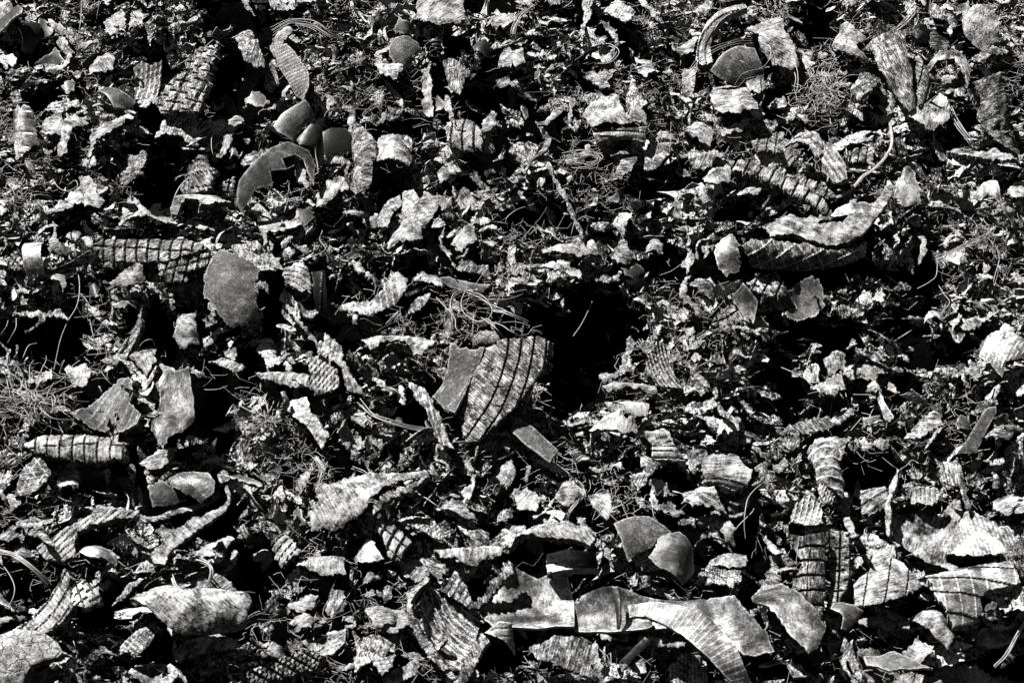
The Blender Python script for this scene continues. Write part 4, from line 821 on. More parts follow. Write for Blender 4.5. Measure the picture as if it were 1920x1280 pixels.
def outline(poly, step, rag, seed, smooth=1):
    P = np.array(poly, float)
    if rag < 2.2:
        for _ in range(smooth):           # smooth pieces lose their corners
            out = []
            for k in range(len(P)):
                p0, p, p1 = P[k - 1], P[k], P[(k + 1) % len(P)]
                u, v = p0 - p, p1 - p
                ca = (u @ v) / (np.linalg.norm(u) * np.linalg.norm(v) + 1e-9)
                if ca > -.35: out.append(p)                      # keep true corners
                else: out += [p + u * .22, p * .9 + (p + u * .22 + p + v * .22) * .05, p + v * .22]
            P = np.array(out)
    Q = np.roll(P, -1, 0)
    out = []
    for a, b in zip(P, Q):
        n = max(1, int(np.linalg.norm(b - a) / step))
        t = np.arange(n)[:, None] / n
        out.append(a + (b - a) * t)
    O = np.concatenate(out)
    T = np.roll(O, -1, 0) - np.roll(O, 1, 0)
    Nn = np.stack([T[:, 1], -T[:, 0]], 1) / (np.linalg.norm(T, axis=1)[:, None] + 1e-6)
    q = np.concatenate([O * .045, np.full((len(O), 1), seed * 3.7)], 1)
    q2 = np.concatenate([O * .16, np.full((len(O), 1), seed * 5.1)], 1)
    d = vnoise(q, 1) * rag * .9 + vnoise(q2, 2) * rag * .8
    if rag >= 2.2:
        q3 = np.concatenate([O * .4, np.full((len(O), 1), seed * 2.3)], 1)
        d = d + vnoise(q3, 3) * rag * .55
    return O + Nn * d[:, None]

def pattern(P, px, c):
    """height in metres of a moulded pattern at photo pixels px"""
    h = np.zeros(len(px))
    row = np.zeros(len(px)); tone = np.zeros(len(px))
    for p in P:
        typ, ang, sp, w, dep = p[0], math.radians(p[1]), p[2] / S, p[3] / S, p[4] / 1000
        if sp <= 1: continue
        if len(p) > 6:
            r = np.hypot(px[:, 0] - p[5], px[:, 1] - p[6]); s = r
        else:
            s = (px[:, 0] - c[0]) * math.cos(ang) + (px[:, 1] - c[1]) * math.sin(ang)
        s = s + vnoise(np.concatenate([px * .03, np.zeros((len(px), 1))], 1), 5) * sp * .06
        if typ == 'l': s = s + (row % 2) * sp * .5
        if len(p) > 7: s = np.maximum(s, p[7] / S)
        k = s / sp
        f = np.abs(k - np.round(k)) * sp
        m = np.clip(1.25 - f / (w / 2), 0, 1)
        m = m * m * (3 - 2 * m)
        if typ == 'g': row = np.floor(k + .5)
        h = h + (dep * 1.3 * m if typ == 'r' else -dep * 1.2 * m)
        if typ == 'r': tone = np.maximum(tone, min(.15, .09 * p[4]) * (1 if w < sp * .45 else .4) * m)   # worn pale ridge tops
    return h, tone

def radial(Q, px):
    cx, cy, sp = Q[0], Q[1], Q[2]
    a = np.arctan2(px[:, 1] - cy, px[:, 0] - cx) * np.hypot(px[:, 0] - cx, px[:, 1] - cy).mean()
    sp = sp / S * 1.9
    k = a / sp
    f = np.abs(k - np.round(k)) * sp
    return np.clip(1.2 - f / 1.3, 0, 1) 

SEED = [0]; LASTPLANE = []
def piece(name, poly, o, mat, parent=None, lumps=1.0):
    SEED[0] += 1; sd = SEED[0]
    rs = np.random.default_rng(sd)
    if mat in 'PD': o['r'] = max(o['r'], 2.6)
    if mat == 'M' and o['r'] > 1: o['r'] = max(o['r'], 2.3)
    poly = np.array(poly, float)
    g = (o['g'] or 10.0) / S
    ext0 = poly.max(0) - poly.min(0)
    g = min(g, max(1.5, min(ext0) / 5))
    O = outline(poly, max(min(g * .8, 2.4), 1.5), o['r'], sd)
    lo, hi = O.min(0), O.max(0)
    xs = np.arange(lo[0], hi[0], g); ys = np.arange(lo[1], hi[1], g * .87)
    X, Y = np.meshgrid(xs, ys); X = X + (np.arange(len(ys)) % 2)[:, None] * g * .5
    G = np.stack([X.ravel(), Y.ravel()], 1) + rs.uniform(-.18, .18, (X.size, 2)) * g
    G = G[in_poly(G, O)]
    if len(G):
        d2 = np.min(((G[:, None, 0] - O[None, :, 0]) ** 2 + (G[:, None, 1] - O[None, :, 1]) ** 2), 1) if len(G) * len(O) < 4e6 else np.full(len(G), 99)
        G = G[d2 > (g * .5) ** 2]
    pts = np.concatenate([O, G])
    r = geometry.delaunay_2d_cdt([Vector(p) for p in pts], [(i, (i + 1) % len(O)) for i in range(len(O))], [], 1, 1e-4, False)
    px = np.array([tuple(v) for v in r[0]]); F = np.array([f for f in r[2] if len(f) == 3], np.int64)
    F = F[in_poly(px[F].mean(1), O)]
    # orient
    a, b, c_ = px[F[:, 0]], px[F[:, 1]], px[F[:, 2]]
    ar = (b[:, 0] - a[:, 0]) * (c_[:, 1] - a[:, 1]) - (b[:, 1] - a[:, 1]) * (c_[:, 0] - a[:, 0])
    F[ar > 0] = F[ar > 0][:, ::-1]          # image y is down: front faces look at the camera side
    ctr = (lo + hi) / 2
    n = np.array(o['n'], float) + rs.uniform(-.07, .07, 3); n /= np.linalg.norm(n)
    # keep every plate from being seen edge-on
    dc = rays([ctr])[0]; D0 = rays(O)
    for _ in range(6):
        if (-(D0 @ n)).min() < .36: n = n - dc * .2; n /= np.linalg.norm(n)
    D = rays(px)
    t0 = (HP + HN * o['z'] / 100 - CAM) @ HN / (dc @ HN)
    for _ in range(4):
        A = CAM + dc * t0
        t = ((A - CAM) @ n) / (D @ n)
        V = CAM + D * t[:, None]
        dist = (V - HP) @ HN
        err = np.percentile(dist, 8 if ext0.max() > 90 else 20) - o['z'] / 100
        t0 += err / -(dc @ HN) * 1.0
    if o.get('s') and LASTPLANE:
        n, A = LASTPLANE[0]
        t = ((A - CAM) @ n) / (D @ n)
        V = CAM + D * t[:, None]
        t0 = ((A - CAM) @ n) / (dc @ n)
        A = CAM + dc * t0
    LASTPLANE[:] = [(n, A)]
    ctr3 = A
    mpp = K * t0                                # metres per photo pixel here
    # surface relief along the plate's normal
    q = (px - ctr) / (ext0.max() / 2)
    half = ext0 / 2
    h = np.zeros(len(px))
    if not o['b'] and not o['d'] and lumps:
        o['b'] = [[rs.uniform(0, 180), rs.choice([-1, 1]) * rs.uniform(.1, .3) * ext0.min() * mpp * 100]]
    o['b'] = o['b'] + [[rs.uniform(0, 180), rs.uniform(-.08, .08) * ext0.max() * mpp * 100]]
    for bb in o['b']:
        an = math.radians(bb[0]); ca, sa = math.cos(an), math.sin(an)
        L = abs(ca) * half[0] + abs(sa) * half[1]
        s = ((px[:, 0] - ctr[0]) * ca + (px[:, 1] - ctr[1]) * sa) / L
        size = L * 2 * mpp
        sag = np.clip(bb[1] / 100, -size * .32, size * .32)
        h += sag * (1 - s * s)
    if o['d']:
        e = (px - ctr) / half
        h += np.clip(o['d'] / 100, -.16 * half.min() * mpp * (1 if mat in 'KG' else 2), .16 * half.min() * mpp * (1 if mat in 'KG' else 2)) * (1 - np.clip((e ** 2).sum(1), 0, 1.6))
    q3 = np.concatenate([px * mpp, np.full((len(px), 1), sd * 1.37)], 1)
    size = ext0.max() * mpp
    lump = lumps * ((0.35 if mat in 'MGKA' else 1.0) * (.5 if o['P'] else 1.0) * (.6 if o['r'] < 2.2 else 1.0))
    h += fbm(q3 * 9, 2, 3) * min(.010, size * .05) * lump
    h += fbm(q3 * 45, 3, 9) * min(.0035, size * .03) * lump
    if mat in 'PDB' and not o['P']: h += fbm(q3 * 120, 2, 29) * min(.0012, size * .03)
    if mat in 'PDMA' and lumps and not any(p[0] in 'gl' for p in o['P']) and not o.get('s') and not o['Q']:
        h += np.abs(vnoise(q3 * (7 if size > .12 else 14), 33)) * min(.022, size * .13)      # creases
    ph, tone = pattern(o['P'], px, ctr)
    h += ph
    if mat in 'BS': tone[:] = 0
    if o['Q']:
        rq = radial([o['Q'][0], o['Q'][1], o['Q'][2]], px); h += .0004 * rq; tone = np.maximum(tone, .06 * rq)
    # rounded rim
    inv = px[:, None, :] - O[None, :, :] if len(px) * len(O) < 3e6 else None
    if inv is not None:
        db = np.sqrt((inv ** 2).sum(2).min(1)) * mpp
        h -= .0012 * np.clip(1 - db / .003, 0, 1) ** 2
        if mat in 'KGAM': tone = np.maximum(tone, (.06 if mat == 'M' else .13) * np.clip(1.3 - db / .0022, 0, 1))      # edge highlight painted in as a pale band along the rim
    V = V + n * h[:, None]
    V = V - ctr3
    # vertex normals for the thickness
    fn = np.cross(V[F[:, 1]] - V[F[:, 0]], V[F[:, 2]] - V[F[:, 0]])
    if (fn @ n).sum() < 0:
        F = F[:, ::-1]; fn = -fn
    vn = np.zeros_like(V)
    for k in range(3): np.add.at(vn, F[:, k], fn)
    vn = vn / (np.linalg.norm(vn, axis=1)[:, None] + 1e-12)
    vn = vn * .5 + n * .8
    vn /= np.linalg.norm(vn, axis=1)[:, None]
    th = min(o['t'] / 1000, size * .25)
    thv = th * (1 + .35 * vnoise(q3 * 60, 21))
    B = V - vn * thv[:, None]
    nv = len(V)
    E = np.concatenate([F[:, [0, 1]], F[:, [1, 2]], F[:, [2, 0]]])
    key = E.min(1) * nv + E.max(1)
    u, ix, ct = np.unique(key, return_index=True, return_counts=True)
    be = E[ix[ct == 1]]
    sides = np.stack([be[:, 1], be[:, 0], be[:, 0] + nv, be[:, 1] + nv], 1)
    # a torn wall: mid ring pushed about
    me = mesh_from(name, np.concatenate([V, B]), [F, F[:, ::-1] + nv, sides], MATS[mat], True, 38, MATS['P' if mat in 'KGAM' else 'D'])  # pale walls on dark pieces: lighter cut rubber plus a painted rim highlight
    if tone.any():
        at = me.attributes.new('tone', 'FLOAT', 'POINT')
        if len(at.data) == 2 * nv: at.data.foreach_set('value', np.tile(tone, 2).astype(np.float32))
    ob = link(name, me, parent)
    return ob, ctr3, O

def put(ob, ctr, parent=None, pctr=None):
    ob.location = ctr if parent is None else ctr - pctr

# ------------------------------------------------------------------ tubes
def tubes(paths, radii, sides=4):
    Vs, Fs, base = [], [], 0
    for P, rad in zip(paths, radii):
        P = np.asarray(P); m = len(P)
        T = np.gradient(P, axis=0); T /= np.linalg.norm(T, axis=1)[:, None] + 1e-9
        ref = np.where(np.abs(T[:, [2]]) > .9, np.array([[1., 0, 0]]), np.array([[0, 0, 1.]]))
        A = np.cross(T, ref); A /= np.linalg.norm(A, axis=1)[:, None] + 1e-9
        Bn = np.cross(T, A)
        an = np.arange(sides) * 2 * np.pi / sides
        rr = rad * np.ones(m) if np.isscalar(rad) else np.asarray(rad)
        ring = P[:, None, :] + rr[:, None, None] * (np.cos(an)[None, :, None] * A[:, None, :] + np.sin(an)[None, :, None] * Bn[:, None, :])
        Vs.append(ring.reshape(-1, 3))
        i = np.arange(m - 1)[:, None] * sides; j = np.arange(sides)[None, :]; j2 = (j + 1) % sides
        Fs.append((np.stack([i + j, i + j2, i + sides + j2, i + sides + j], 2).reshape(-1, 4)) + base)
        base += m * sides
    return np.concatenate(Vs), np.concatenate(Fs)

def catmull(P, n):
    P = np.asarray(P, float)
    Q = np.concatenate([[2 * P[0] - P[1]], P, [2 * P[-1] - P[-2]]])
    t = np.linspace(0, len(P) - 1 - 1e-6, n); i = t.astype(int); f = (t - i)[:, None]
    a, b, c, d = Q[i], Q[i + 1], Q[i + 2], Q[i + 3]
    return .5 * (2 * b + (c - a) * f + (2 * a - 5 * b + 4 * c - d) * f ** 2 + (3 * b - a - 3 * c + d) * f ** 3)
# ================================================================== world, sun, camera
sun_dir = np.array([-0.45, 0.10, 0.88]); sun_dir /= np.linalg.norm(sun_dir)
world = bpy.data.worlds.new('World'); SC.world = world; world.use_nodes = True
wn = world.node_tree
bg = wn.nodes['Background']
sky = wn.nodes.new('ShaderNodeTexSky'); sky.sky_type = 'NISHITA'; sky.sun_disc = False
sky.sun_elevation = math.asin(sun_dir[2]); sky.sun_rotation = math.atan2(sun_dir[0], sun_dir[1])
sky.air_density = .2; sky.dust_density = .1; sky.ozone_density = 1
bw = wn.nodes.new('ShaderNodeRGBToBW')
wn.links.new(sky.outputs[0], bw.inputs[0]); wn.links.new(bw.outputs[0], bg.inputs[0])
bg.inputs[1].default_value = 0.05
sd = bpy.data.lights.new('sun', 'SUN'); sd.energy = SUN_E; sd.angle = math.radians(.5); sd.color = (1, .985, .96)
so = bpy.data.objects.new('sun', sd); COL.objects.link(so)
so.rotation_euler = Vector(-sun_dir).to_track_quat('-Z', 'Y').to_euler()
so.location = (-3, 1, 6)
SC.view_settings.view_transform = 'Standard'; SC.view_settings.look = 'None'
SC.view_settings.exposure = EXPO; SC.view_settings.gamma = 1
cd = bpy.data.cameras.new('camera'); cd.lens = LENS; cd.sensor_width = 36; cd.clip_end = 500; cd.clip_start = .05
co = bpy.data.objects.new('camera', cd); COL.objects.link(co); co.location = CAM
co.rotation_euler = Vector(FWD).to_track_quat('-Z', 'Y').to_euler()
SC.camera = co
SC.cycles.diffuse_bounces = 0; SC.cycles.max_bounces = 3

# ================================================================== ground and heap
gx = np.array([[-120, -120, 0], [120, -120, 0], [120, 120, 0], [-120, 120, 0]], float)
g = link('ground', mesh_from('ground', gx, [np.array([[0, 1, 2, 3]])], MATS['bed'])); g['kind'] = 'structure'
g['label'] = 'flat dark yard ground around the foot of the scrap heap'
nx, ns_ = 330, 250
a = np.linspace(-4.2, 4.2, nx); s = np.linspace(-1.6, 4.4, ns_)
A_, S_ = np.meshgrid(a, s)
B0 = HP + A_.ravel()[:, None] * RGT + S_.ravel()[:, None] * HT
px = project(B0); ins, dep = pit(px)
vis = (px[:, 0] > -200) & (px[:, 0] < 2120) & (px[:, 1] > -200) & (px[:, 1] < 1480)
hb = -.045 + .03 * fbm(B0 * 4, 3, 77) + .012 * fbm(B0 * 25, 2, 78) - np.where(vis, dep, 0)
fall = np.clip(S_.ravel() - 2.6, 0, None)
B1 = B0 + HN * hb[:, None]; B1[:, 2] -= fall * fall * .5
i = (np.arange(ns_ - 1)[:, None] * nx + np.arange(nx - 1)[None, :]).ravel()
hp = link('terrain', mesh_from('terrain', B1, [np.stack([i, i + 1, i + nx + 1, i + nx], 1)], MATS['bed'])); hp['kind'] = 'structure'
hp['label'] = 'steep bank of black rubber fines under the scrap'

# ================================================================== traced pieces
CAT = {'rubber_chip': 'rubber chip', 'rubber_strip': 'rubber strip', 'tread_fragment': 'tyre tread', 'sidewall_fragment': 'tyre sidewall',
       'bead_fragment': 'tyre bead', 'ribbed_fragment': 'ribbed rubber', 'carcass_fragment': 'tyre carcass', 'liner_sheet': 'inner liner',
       'liner_disc': 'inner liner', 'plastic_shell': 'plastic shell', 'rubber_tube': 'rubber tube', 'rubber_shell': 'rubber shell',
       'rubber_plank': 'rubber plank', 'rubber_leaf': 'rubber sheet', 'draped_sidewall': 'tyre sidewall', 'folded_plate': 'rubber plate',
       'tyre_wedge': 'tyre tread', 'tyre_section': 'tyre tread', 'sidewall_crescent': 'tyre sidewall', 'sidewall_arc': 'tyre sidewall',
       'sidewall_shell': 'tyre sidewall', 'earth_clod': 'earth', 'brown_flake': 'earth', 'stone': 'stone', 'rock': 'rock',
       'steel_wire': 'wire', 'wire_tangle': 'wire', 'cord_bundle': 'cord', 'tyre_ring': 'tyre'}
GRP = {'rubber_chip': 'rubber chips strewn over the heap', 'rubber_strip': 'strips of torn rubber in the heap', 'tread_fragment': 'pieces of tyre tread in the heap',
       'sidewall_fragment': 'pieces of tyre sidewall in the heap', 'ribbed_fragment': 'ribbed rubber pieces in the heap', 'bead_fragment': 'tyre bead pieces in the heap',
       'carcass_fragment': 'torn tyre carcass pieces in the heap', 'liner_sheet': 'inner liner sheets in the heap', 'steel_wire': 'loose wires over the heap',
       'wire_tangle': 'tangles of fine wire'}
LAND = []            # (label, centre px, area px)
MASK = np.zeros((400, 560), bool)       # quarter-size map of ground already covered
GY, GX = np.mgrid[0:400, 0:560]
MPX = np.stack([GX.ravel() * 4. - 160, GY.ravel() * 4. - 160], 1)
def cover(O):
    lo = np.floor((O.min(0) + 160) / 4).astype(int).clip(0); hi = np.ceil((O.max(0) + 160) / 4).astype(int)
    sl = (slice(lo[1], hi[1] + 1), slice(lo[0], hi[0] + 1))
    sub = MASK[sl]
    if sub.size == 0: return
    pts = np.stack([GX[sl].ravel() * 4. - 160, GY[sl].ravel() * 4. - 160], 1)
    MASK[sl] |= in_poly(pts, O).reshape(sub.shape)
def covered(px):
    q = ((px + 160) / 4).astype(int)
    ok = (q[:, 0] >= 0) & (q[:, 0] < 560) & (q[:, 1] >= 0) & (q[:, 1] < 400)
    r = np.zeros(len(px), bool); r[ok] = MASK[q[ok, 1], q[ok, 0]]
    return r

def tag(o, name, label):
    o['label'] = label; o['category'] = CAT[name]
    if name in GRP: o['group'] = GRP[name]

def poly_of(txt, org):
    k = org[2] if len(org) > 2 else S
    return [(org[0] + float(p.split(',')[0]) / k, org[1] + float(p.split(',')[1]) / k) for p in txt.split()]

org = None; cur = None
for line in DATA.strip().splitlines():
    if not line or line[0] == '#': continue
    if '|' not in line:
        org = CROPS[line.strip()]; continue
    nm, label, mat, opts, pts = line.split('|')
    if nm[0] == '*':
        cur = bpy.data.objects.new(nm[1:], None); COL.objects.link(cur)
        tag(cur, nm[1:], label); cur['_new'] = 1; curlab = label; continue
    o = parse_opts(opts)
    for p in o['P']:
        if len(p) > 6: p[5] = org[0] + p[5] / S; p[6] = org[1] + p[6] / S
    if o['Q']: o['Q'][0] = org[0] + o['Q'][0] / S; o['Q'][1] = org[1] + o['Q'][1] / S
    poly = poly_of(pts, org)
    if nm[0] == '+':
        ob, ctr, O = piece(nm[1:], poly, o, mat, cur)
        if '_new' in cur:
            del cur['_new']; cur.location = ctr; curctr = ctr
            ob.location = (0, 0, 0)
        else:
            ob.location = ctr - curctr
        if label: ob['label'] = label
        lab = curlab
    else:
        ob, ctr, O = piece(nm, poly, o, mat)
        ob.location = ctr; tag(ob, nm, label); lab = label
    cover(O)
    LAND.append((lab, O.mean(0), abs(np.cross(O - O.mean(0), np.roll(O, -1, 0) - O.mean(0)).sum()) / 2))
    if nm == '+numbered_face': FACE = (ob, ctr, O)

# moulded numerals on the bead piece
cu = bpy.data.curves.new('moulded_numerals', 'FONT'); cu.body = '215/55'; cu.size = .0105; cu.extrude = .0012; cu.align_x = 'CENTER'; cu.align_y = 'CENTER'
tob = bpy.data.objects.new('moulded_numerals', cu); COL.objects.link(tob)
me = bpy.data.meshes.new_from_object(tob.evaluated_get(bpy.context.evaluated_depsgraph_get()))
bpy.data.objects.remove(tob)
me.materials.clear(); me.materials.append(MATS['A'])
tob = link('moulded_numerals', me, FACE[0])
fv = np.empty(len(FACE[0].data.vertices) * 3); FACE[0].data.vertices.foreach_get('co', fv); fv = fv.reshape(-1, 3)
fw = fv + FACE[1]; fp = project(fw)
near = np.argsort(((fp - np.array([1236, 818])) ** 2).sum(1))[:40]
top = fv[near][np.argsort(-(fv[near] @ HN))[:12]].mean(0)
tob.rotation_euler = Vector((0, -.6, .8)).to_track_quat('Z', 'Y').to_euler()
tob.location = top + np.array([0, -.6, .8]) * .0035

# ================================================================== wires
def wire_paths(pts, org, lift, count, spread, n=34):
    P = np.array([(org[0] + float(p.split(',')[0]) / S, org[1] + float(p.split(',')[1]) / S) for p in pts.split()])
    out = []
    for k in range(count):
        off = 0 if count == 1 else (k / (count - 1) - .5) * 2 * spread / S
        T = np.gradient(P, axis=0); Nn = np.stack([T[:, 1], -T[:, 0]], 1) / (np.linalg.norm(T, axis=1)[:, None] + 1e-6)
        w = RNG.uniform(.5, 1.1, (len(P), 1))
        Q = catmull(P + Nn * off * w + (RNG.normal(0, spread * .12 / S, P.shape) if count > 1 else 0), n)
        z = lift / 100 * (.55 + .45 * np.sin(np.linspace(0, math.pi, n))) + (RNG.uniform(-.012, .012) if count > 1 else 0)
        V = np.stack([on_heap([q], zz)[0] for q, zz in zip(Q, z)])
        V += fbm(V * 18, 2, k + 5)[:, None] * .003 * HN
        out.append(V)
    return out
for line in WIRES.strip().splitlines():
    if line[0] == '#': continue
    cr, label, rad, lift, cs, pts = line.split('|')
    cnt, spr = cs.split(',')
    ps = wire_paths(pts, CROPS[cr], float(lift), int(cnt), float(spr))
    V, F = tubes(ps, [float(rad) / 1000 * (RNG.uniform(.75, 1.15) if len(ps) > 1 else 1) for _ in ps], 6)
    c = V.mean(0)
    nm = 'steel_wire' if int(cnt) <= 3 else 'cord_bundle'
    ob = link(nm, mesh_from(nm, V - c, [F], MATS['wire'], True), loc=c); tag(ob, nm, label)
for line in TANGLES.strip().splitlines():
    if line[0] == '#': continue
    cr, nm, label, cc, rr, cnt, rad, lift, curl = line.split('|')
    cx, cy = [float(v) / S for v in cc.split(',')]; rx, ry = [float(v) / S for v in rr.split(',')]
    cx += CROPS[cr][0]; cy += CROPS[cr][1]; curl = float(curl)
    ps = []
    for k in range(int(cnt)):
        an = RNG.uniform(0, 2 * math.pi); ln = RNG.uniform(.5, 1.1) * max(rx, ry) * (1.2 if curl > .4 else .9)
        p = np.array([cx + rx * RNG.normal(0, .38), cy + ry * RNG.normal(0, .38)]) if curl > .3 else np.array([cx, cy]) + RNG.normal(0, 4, 2)
        P = []
        for q in range(7):
            P.append(p.copy()); p = p + np.array([math.cos(an), math.sin(an) * .8]) * ln / 6; an += RNG.normal(0, .55 * curl)
        Q = catmull(np.array(P), 20); Q = np.array([cx, cy]) + (Q - [cx, cy])
        z = float(lift) / 100 * RNG.uniform(.3, 1.1) + .02 * np.sin(np.linspace(0, 3 + RNG.uniform(0, 3), 20))
        ps.append(np.stack([on_heap([a_], b_)[0] for a_, b_ in zip(Q, z)]))
    V, F = tubes(ps, [float(rad) / 1000 * RNG.uniform(.7, 1.2) for _ in ps], 5)
    c = V.mean(0)
    ob = link(nm, mesh_from(nm, V - c, [F], MATS['wire'], True), loc=c); tag(ob, nm, label)

# ================================================================== further single chips and strips between the traced ones
import re
CUT = re.compile(r'\s+(?:beside|with|lying|above|under|near|in|on|over|behind|at|by|among|below|beneath|resting|leaning|next|amid|from|against|tucked|hung|cut|standing|bridging|between|hanging|around|poking|alone|touching|facing|reaching|running|hugging|set|cropped|pointing|rising|leading|sweeping|and|that|slanting|dropping|perched|inside|hooked|tipped|along|to|of the|sitting|wedged|parallel|crossing|across|bent|folding|strung|opening|sliced)\b.*')
short = {}
for lab, c, ar in LAND:
    if ar < 900: continue
    s_ = CUT.sub('', lab)
    if 3 <= len(s_.split()) <= 6: short.setdefault(s_, []).append((c, ar))
MARKS = [(k, v[0][0], v[0][1]) for k, v in short.items()]
MC = np.array([m[1] for m in MARKS])
USED = set()
SHAPE = {}
def auto_label(look, kind, c):
    d = np.hypot(*(MC - c).T)
    for q in np.argsort(d)[:10]:
        v = c - MC[q]
        if abs(v[0]) > 1.6 * abs(v[1]): rel = 'beside'
        elif v[1] < 0: rel = 'just above' if d[q] < 70 else 'above'
        else: rel = 'just below' if d[q] < 70 else 'below'
        for l in look:
            t = f'{l} {kind} {rel} the {MARKS[q][0]}'
            if t not in USED and len(t.split()) <= 16:
                USED.add(t); return t
    t = f'{look[0]} {kind} between the {MARKS[np.argsort(d)[0]][0]} and the {MARKS[np.argsort(d)[1]][0]}'
    USED.add(t); return ' '.join(t.split()[:16])

def rand_poly(c, size, asp, ang, rs, n=9):
    th = np.sort(rs.uniform(0, 2 * math.pi, n)); th = np.linspace(0, 2 * math.pi, n, endpoint=False) + rs.uniform(-.25, .25, n)
    r = rs.uniform(.4, 1.2, n)
    x = np.cos(th) * r * size; y = np.sin(th) * r * size * asp
    ca, sa = math.cos(ang), math.sin(ang)
    return np.stack([c[0] + x * ca - y * sa, c[1] + (x * sa + y * ca)], 1)

def strip_poly(c, ln, wd, ang, rs):
    m = 6
    t = np.linspace(-1, 1, m); bend = rs.normal(0, .35)
    mid = np.stack([t * ln, bend * ln * (t * t - .4) + rs.normal(0, wd * .3, m)], 1)
    w = wd * np.array([.35, .9, 1, 1, .85, .3]) * rs.uniform(.7, 1.2, m)
    P = np.concatenate([mid + np.stack([np.zeros(m), w], 1), (mid - np.stack([np.zeros(m), w], 1))[::-1]])
    ca, sa = math.cos(ang), math.sin(ang)
    return np.stack([c[0] + P[:, 0] * ca - P[:, 1] * sa, c[1] + P[:, 0] * sa + P[:, 1] * ca], 1)

def spots(n, tries=40000, gap=26):
    got = []
    rs = np.random.default_rng(99 + n)
    cand = rs.uniform([-10, -10], [1930, 1290], (tries, 2))
    ins, dep = pit(cand); cov = covered(cand)
    cand = cand[(ins < .25) & ~cov]
    for c in cand:
        if len(got) >= n: break
        if all((c[0] - p[0]) ** 2 + (c[1] - p[1]) ** 2 > gap * gap for p in got): got.append(c)
    return got
SPOTS = spots(NCHIP + NSTRIP + NRIB + NCARC, gap=19)
kinds = ['rubber_chip'] * NCHIP + ['rubber_strip'] * NSTRIP + ['tread_fragment'] * NRIB + ['carcass_fragment'] * NCARC
random.Random(3).shuffle(kinds)
for c, kd in zip(SPOTS, kinds):
    rs = np.random.default_rng(int(c[0] * 7 + c[1] * 13))
    sc = .8 + .4 * (c[1] / 1280)
    pale = rs.uniform() < .42
    nrm = np.array(HN) + rs.normal(0, .38, 3) + np.array([-.12, 0, .1]); nrm /= np.linalg.norm(nrm)
    o = dict(n=tuple(nrm), b=[[rs.uniform(0, 180), rs.uniform(-3, 3)]], d=0, t=rs.uniform(3, 8), r=rs.uniform(2.5, 5), g=8, z=rs.uniform(0, 3), P=[], Q=None)
    mat = 'P' if pale else ('D' if rs.uniform() < .75 else ('M' if rs.uniform() < .5 else 'G'))
    tone = {'P': 'pale', 'D': 'dusty grey', 'M': 'mottled', 'G': 'smooth grey'}[mat]
    sz = rs.uniform(9, 22) * sc
    if kd == 'rubber_chip':
        asp = rs.uniform(.4, 1)
        if rs.uniform() < .25: o['P'] = [['r' if rs.uniform() < .5 else 'g', rs.uniform(0, 180), rs.uniform(14, 22), 5, 1.5]]; tone += ' ribbed'
        poly = rand_poly(c, sz, asp, rs.uniform(0, 3.14), rs, rs.integers(7, 13))
        shp = ['small', 'tiny'] if sz < 15 else ['ragged', 'torn']
        look = [f'{s_} {tone}' for s_ in shp + (['narrow'] if asp < .6 else ['squat'])]
        lab = auto_label(look, 'chip', c)
    elif kd == 'rubber_strip':
        ln = rs.uniform(18, 42) * sc; an = rs.normal(.1, .8)
        poly = strip_poly(c, ln, rs.uniform(3.5, 7) * sc, an, rs)
        look = [f'{s_} {tone}' for s_ in (['long', 'slender'] if ln > 30 else ['short', 'stubby'])] + [f'twisted {tone}']
        lab = auto_label(look, 'strip', c)
    elif kd == 'carcass_fragment':
        a0 = rs.uniform(0, 180)
        o['P'] = [['r', a0, rs.uniform(10, 18), 5, 1.2]] if rs.uniform() < .6 else []
        o['r'] = rs.uniform(4, 7); o['b'] = [[a0 + rs.uniform(-30, 30), rs.uniform(-4, 4)]]
        poly = rand_poly(c, rs.uniform(16, 30) * sc, rs.uniform(.35, .8), rs.normal(0, .8), rs, 11)
        lab = auto_label([f'torn {tone}', f'frayed {tone}', f'ragged {tone}'], 'carcass scrap', c)
    else:
        a0 = rs.uniform(0, 180)
        o['P'] = [['g', a0, rs.uniform(34, 50), 8, 6], ['l', a0 + 80, rs.uniform(34, 60), 7, 5]]; o['g'] = 6; o['t'] = 14
        mat = 'D'
        poly = rand_poly(c, sz * 1.2, rs.uniform(.5, .9), rs.uniform(0, 3.14), rs, 7)
        lab = auto_label(['small dusty', 'broken dusty', 'chipped grey'], 'tread lump', c)
    ob, ctr, O = piece(kd, poly, o, mat)
    ob.location = ctr; tag(ob, kd, lab)
    cover(O)

# ================================================================== crumb litter: thousands of small shreds (one stuff object)
def template(rs):
    asp = rs.choice([.08, .13, .2, .35, .7]); n = 11
    th = np.linspace(0, 2 * np.pi, n, endpoint=False) + rs.uniform(-.3, .3, n)
    r = rs.uniform(.3, 1.15, n)
    ring = np.stack([np.cos(th) * r, np.sin(th) * r * asp], 1)
    inner = ring * .5 + rs.normal(0, .06, (n, 2))
    top = np.concatenate([ring, inner, [[0, 0]]])
    bend = rs.normal(0, .45); tw = rs.normal(0, .8)
    z = bend * top[:, 0] ** 2 + tw * top[:, 0] * top[:, 1] + rs.normal(0, .07, len(top))
    z[n:] += .02
    T = np.concatenate([top, z[:, None]], 1)
    Bt = T.copy(); Bt[:, 2] -= rs.uniform(.06, .16)
    V = np.concatenate([T, Bt]); m = len(T); F = []
    for i in range(n):
        j = (i + 1) % n
        F += [(i, j, n + j), (i, n + j, n + i), (n + i, n + j, 2 * n)]
        F += [(m + j, m + i, m + n + j), (m + n + j, m + i, m + n + i), (m + n + j, m + n + i, m + 2 * n)]
        F += [(j, i, m + i), (j, m + i, m + j)]
    return V, np.array(F)
trs = np.random.default_rng(5)
TPL = [template(trs) for _ in range(30)]

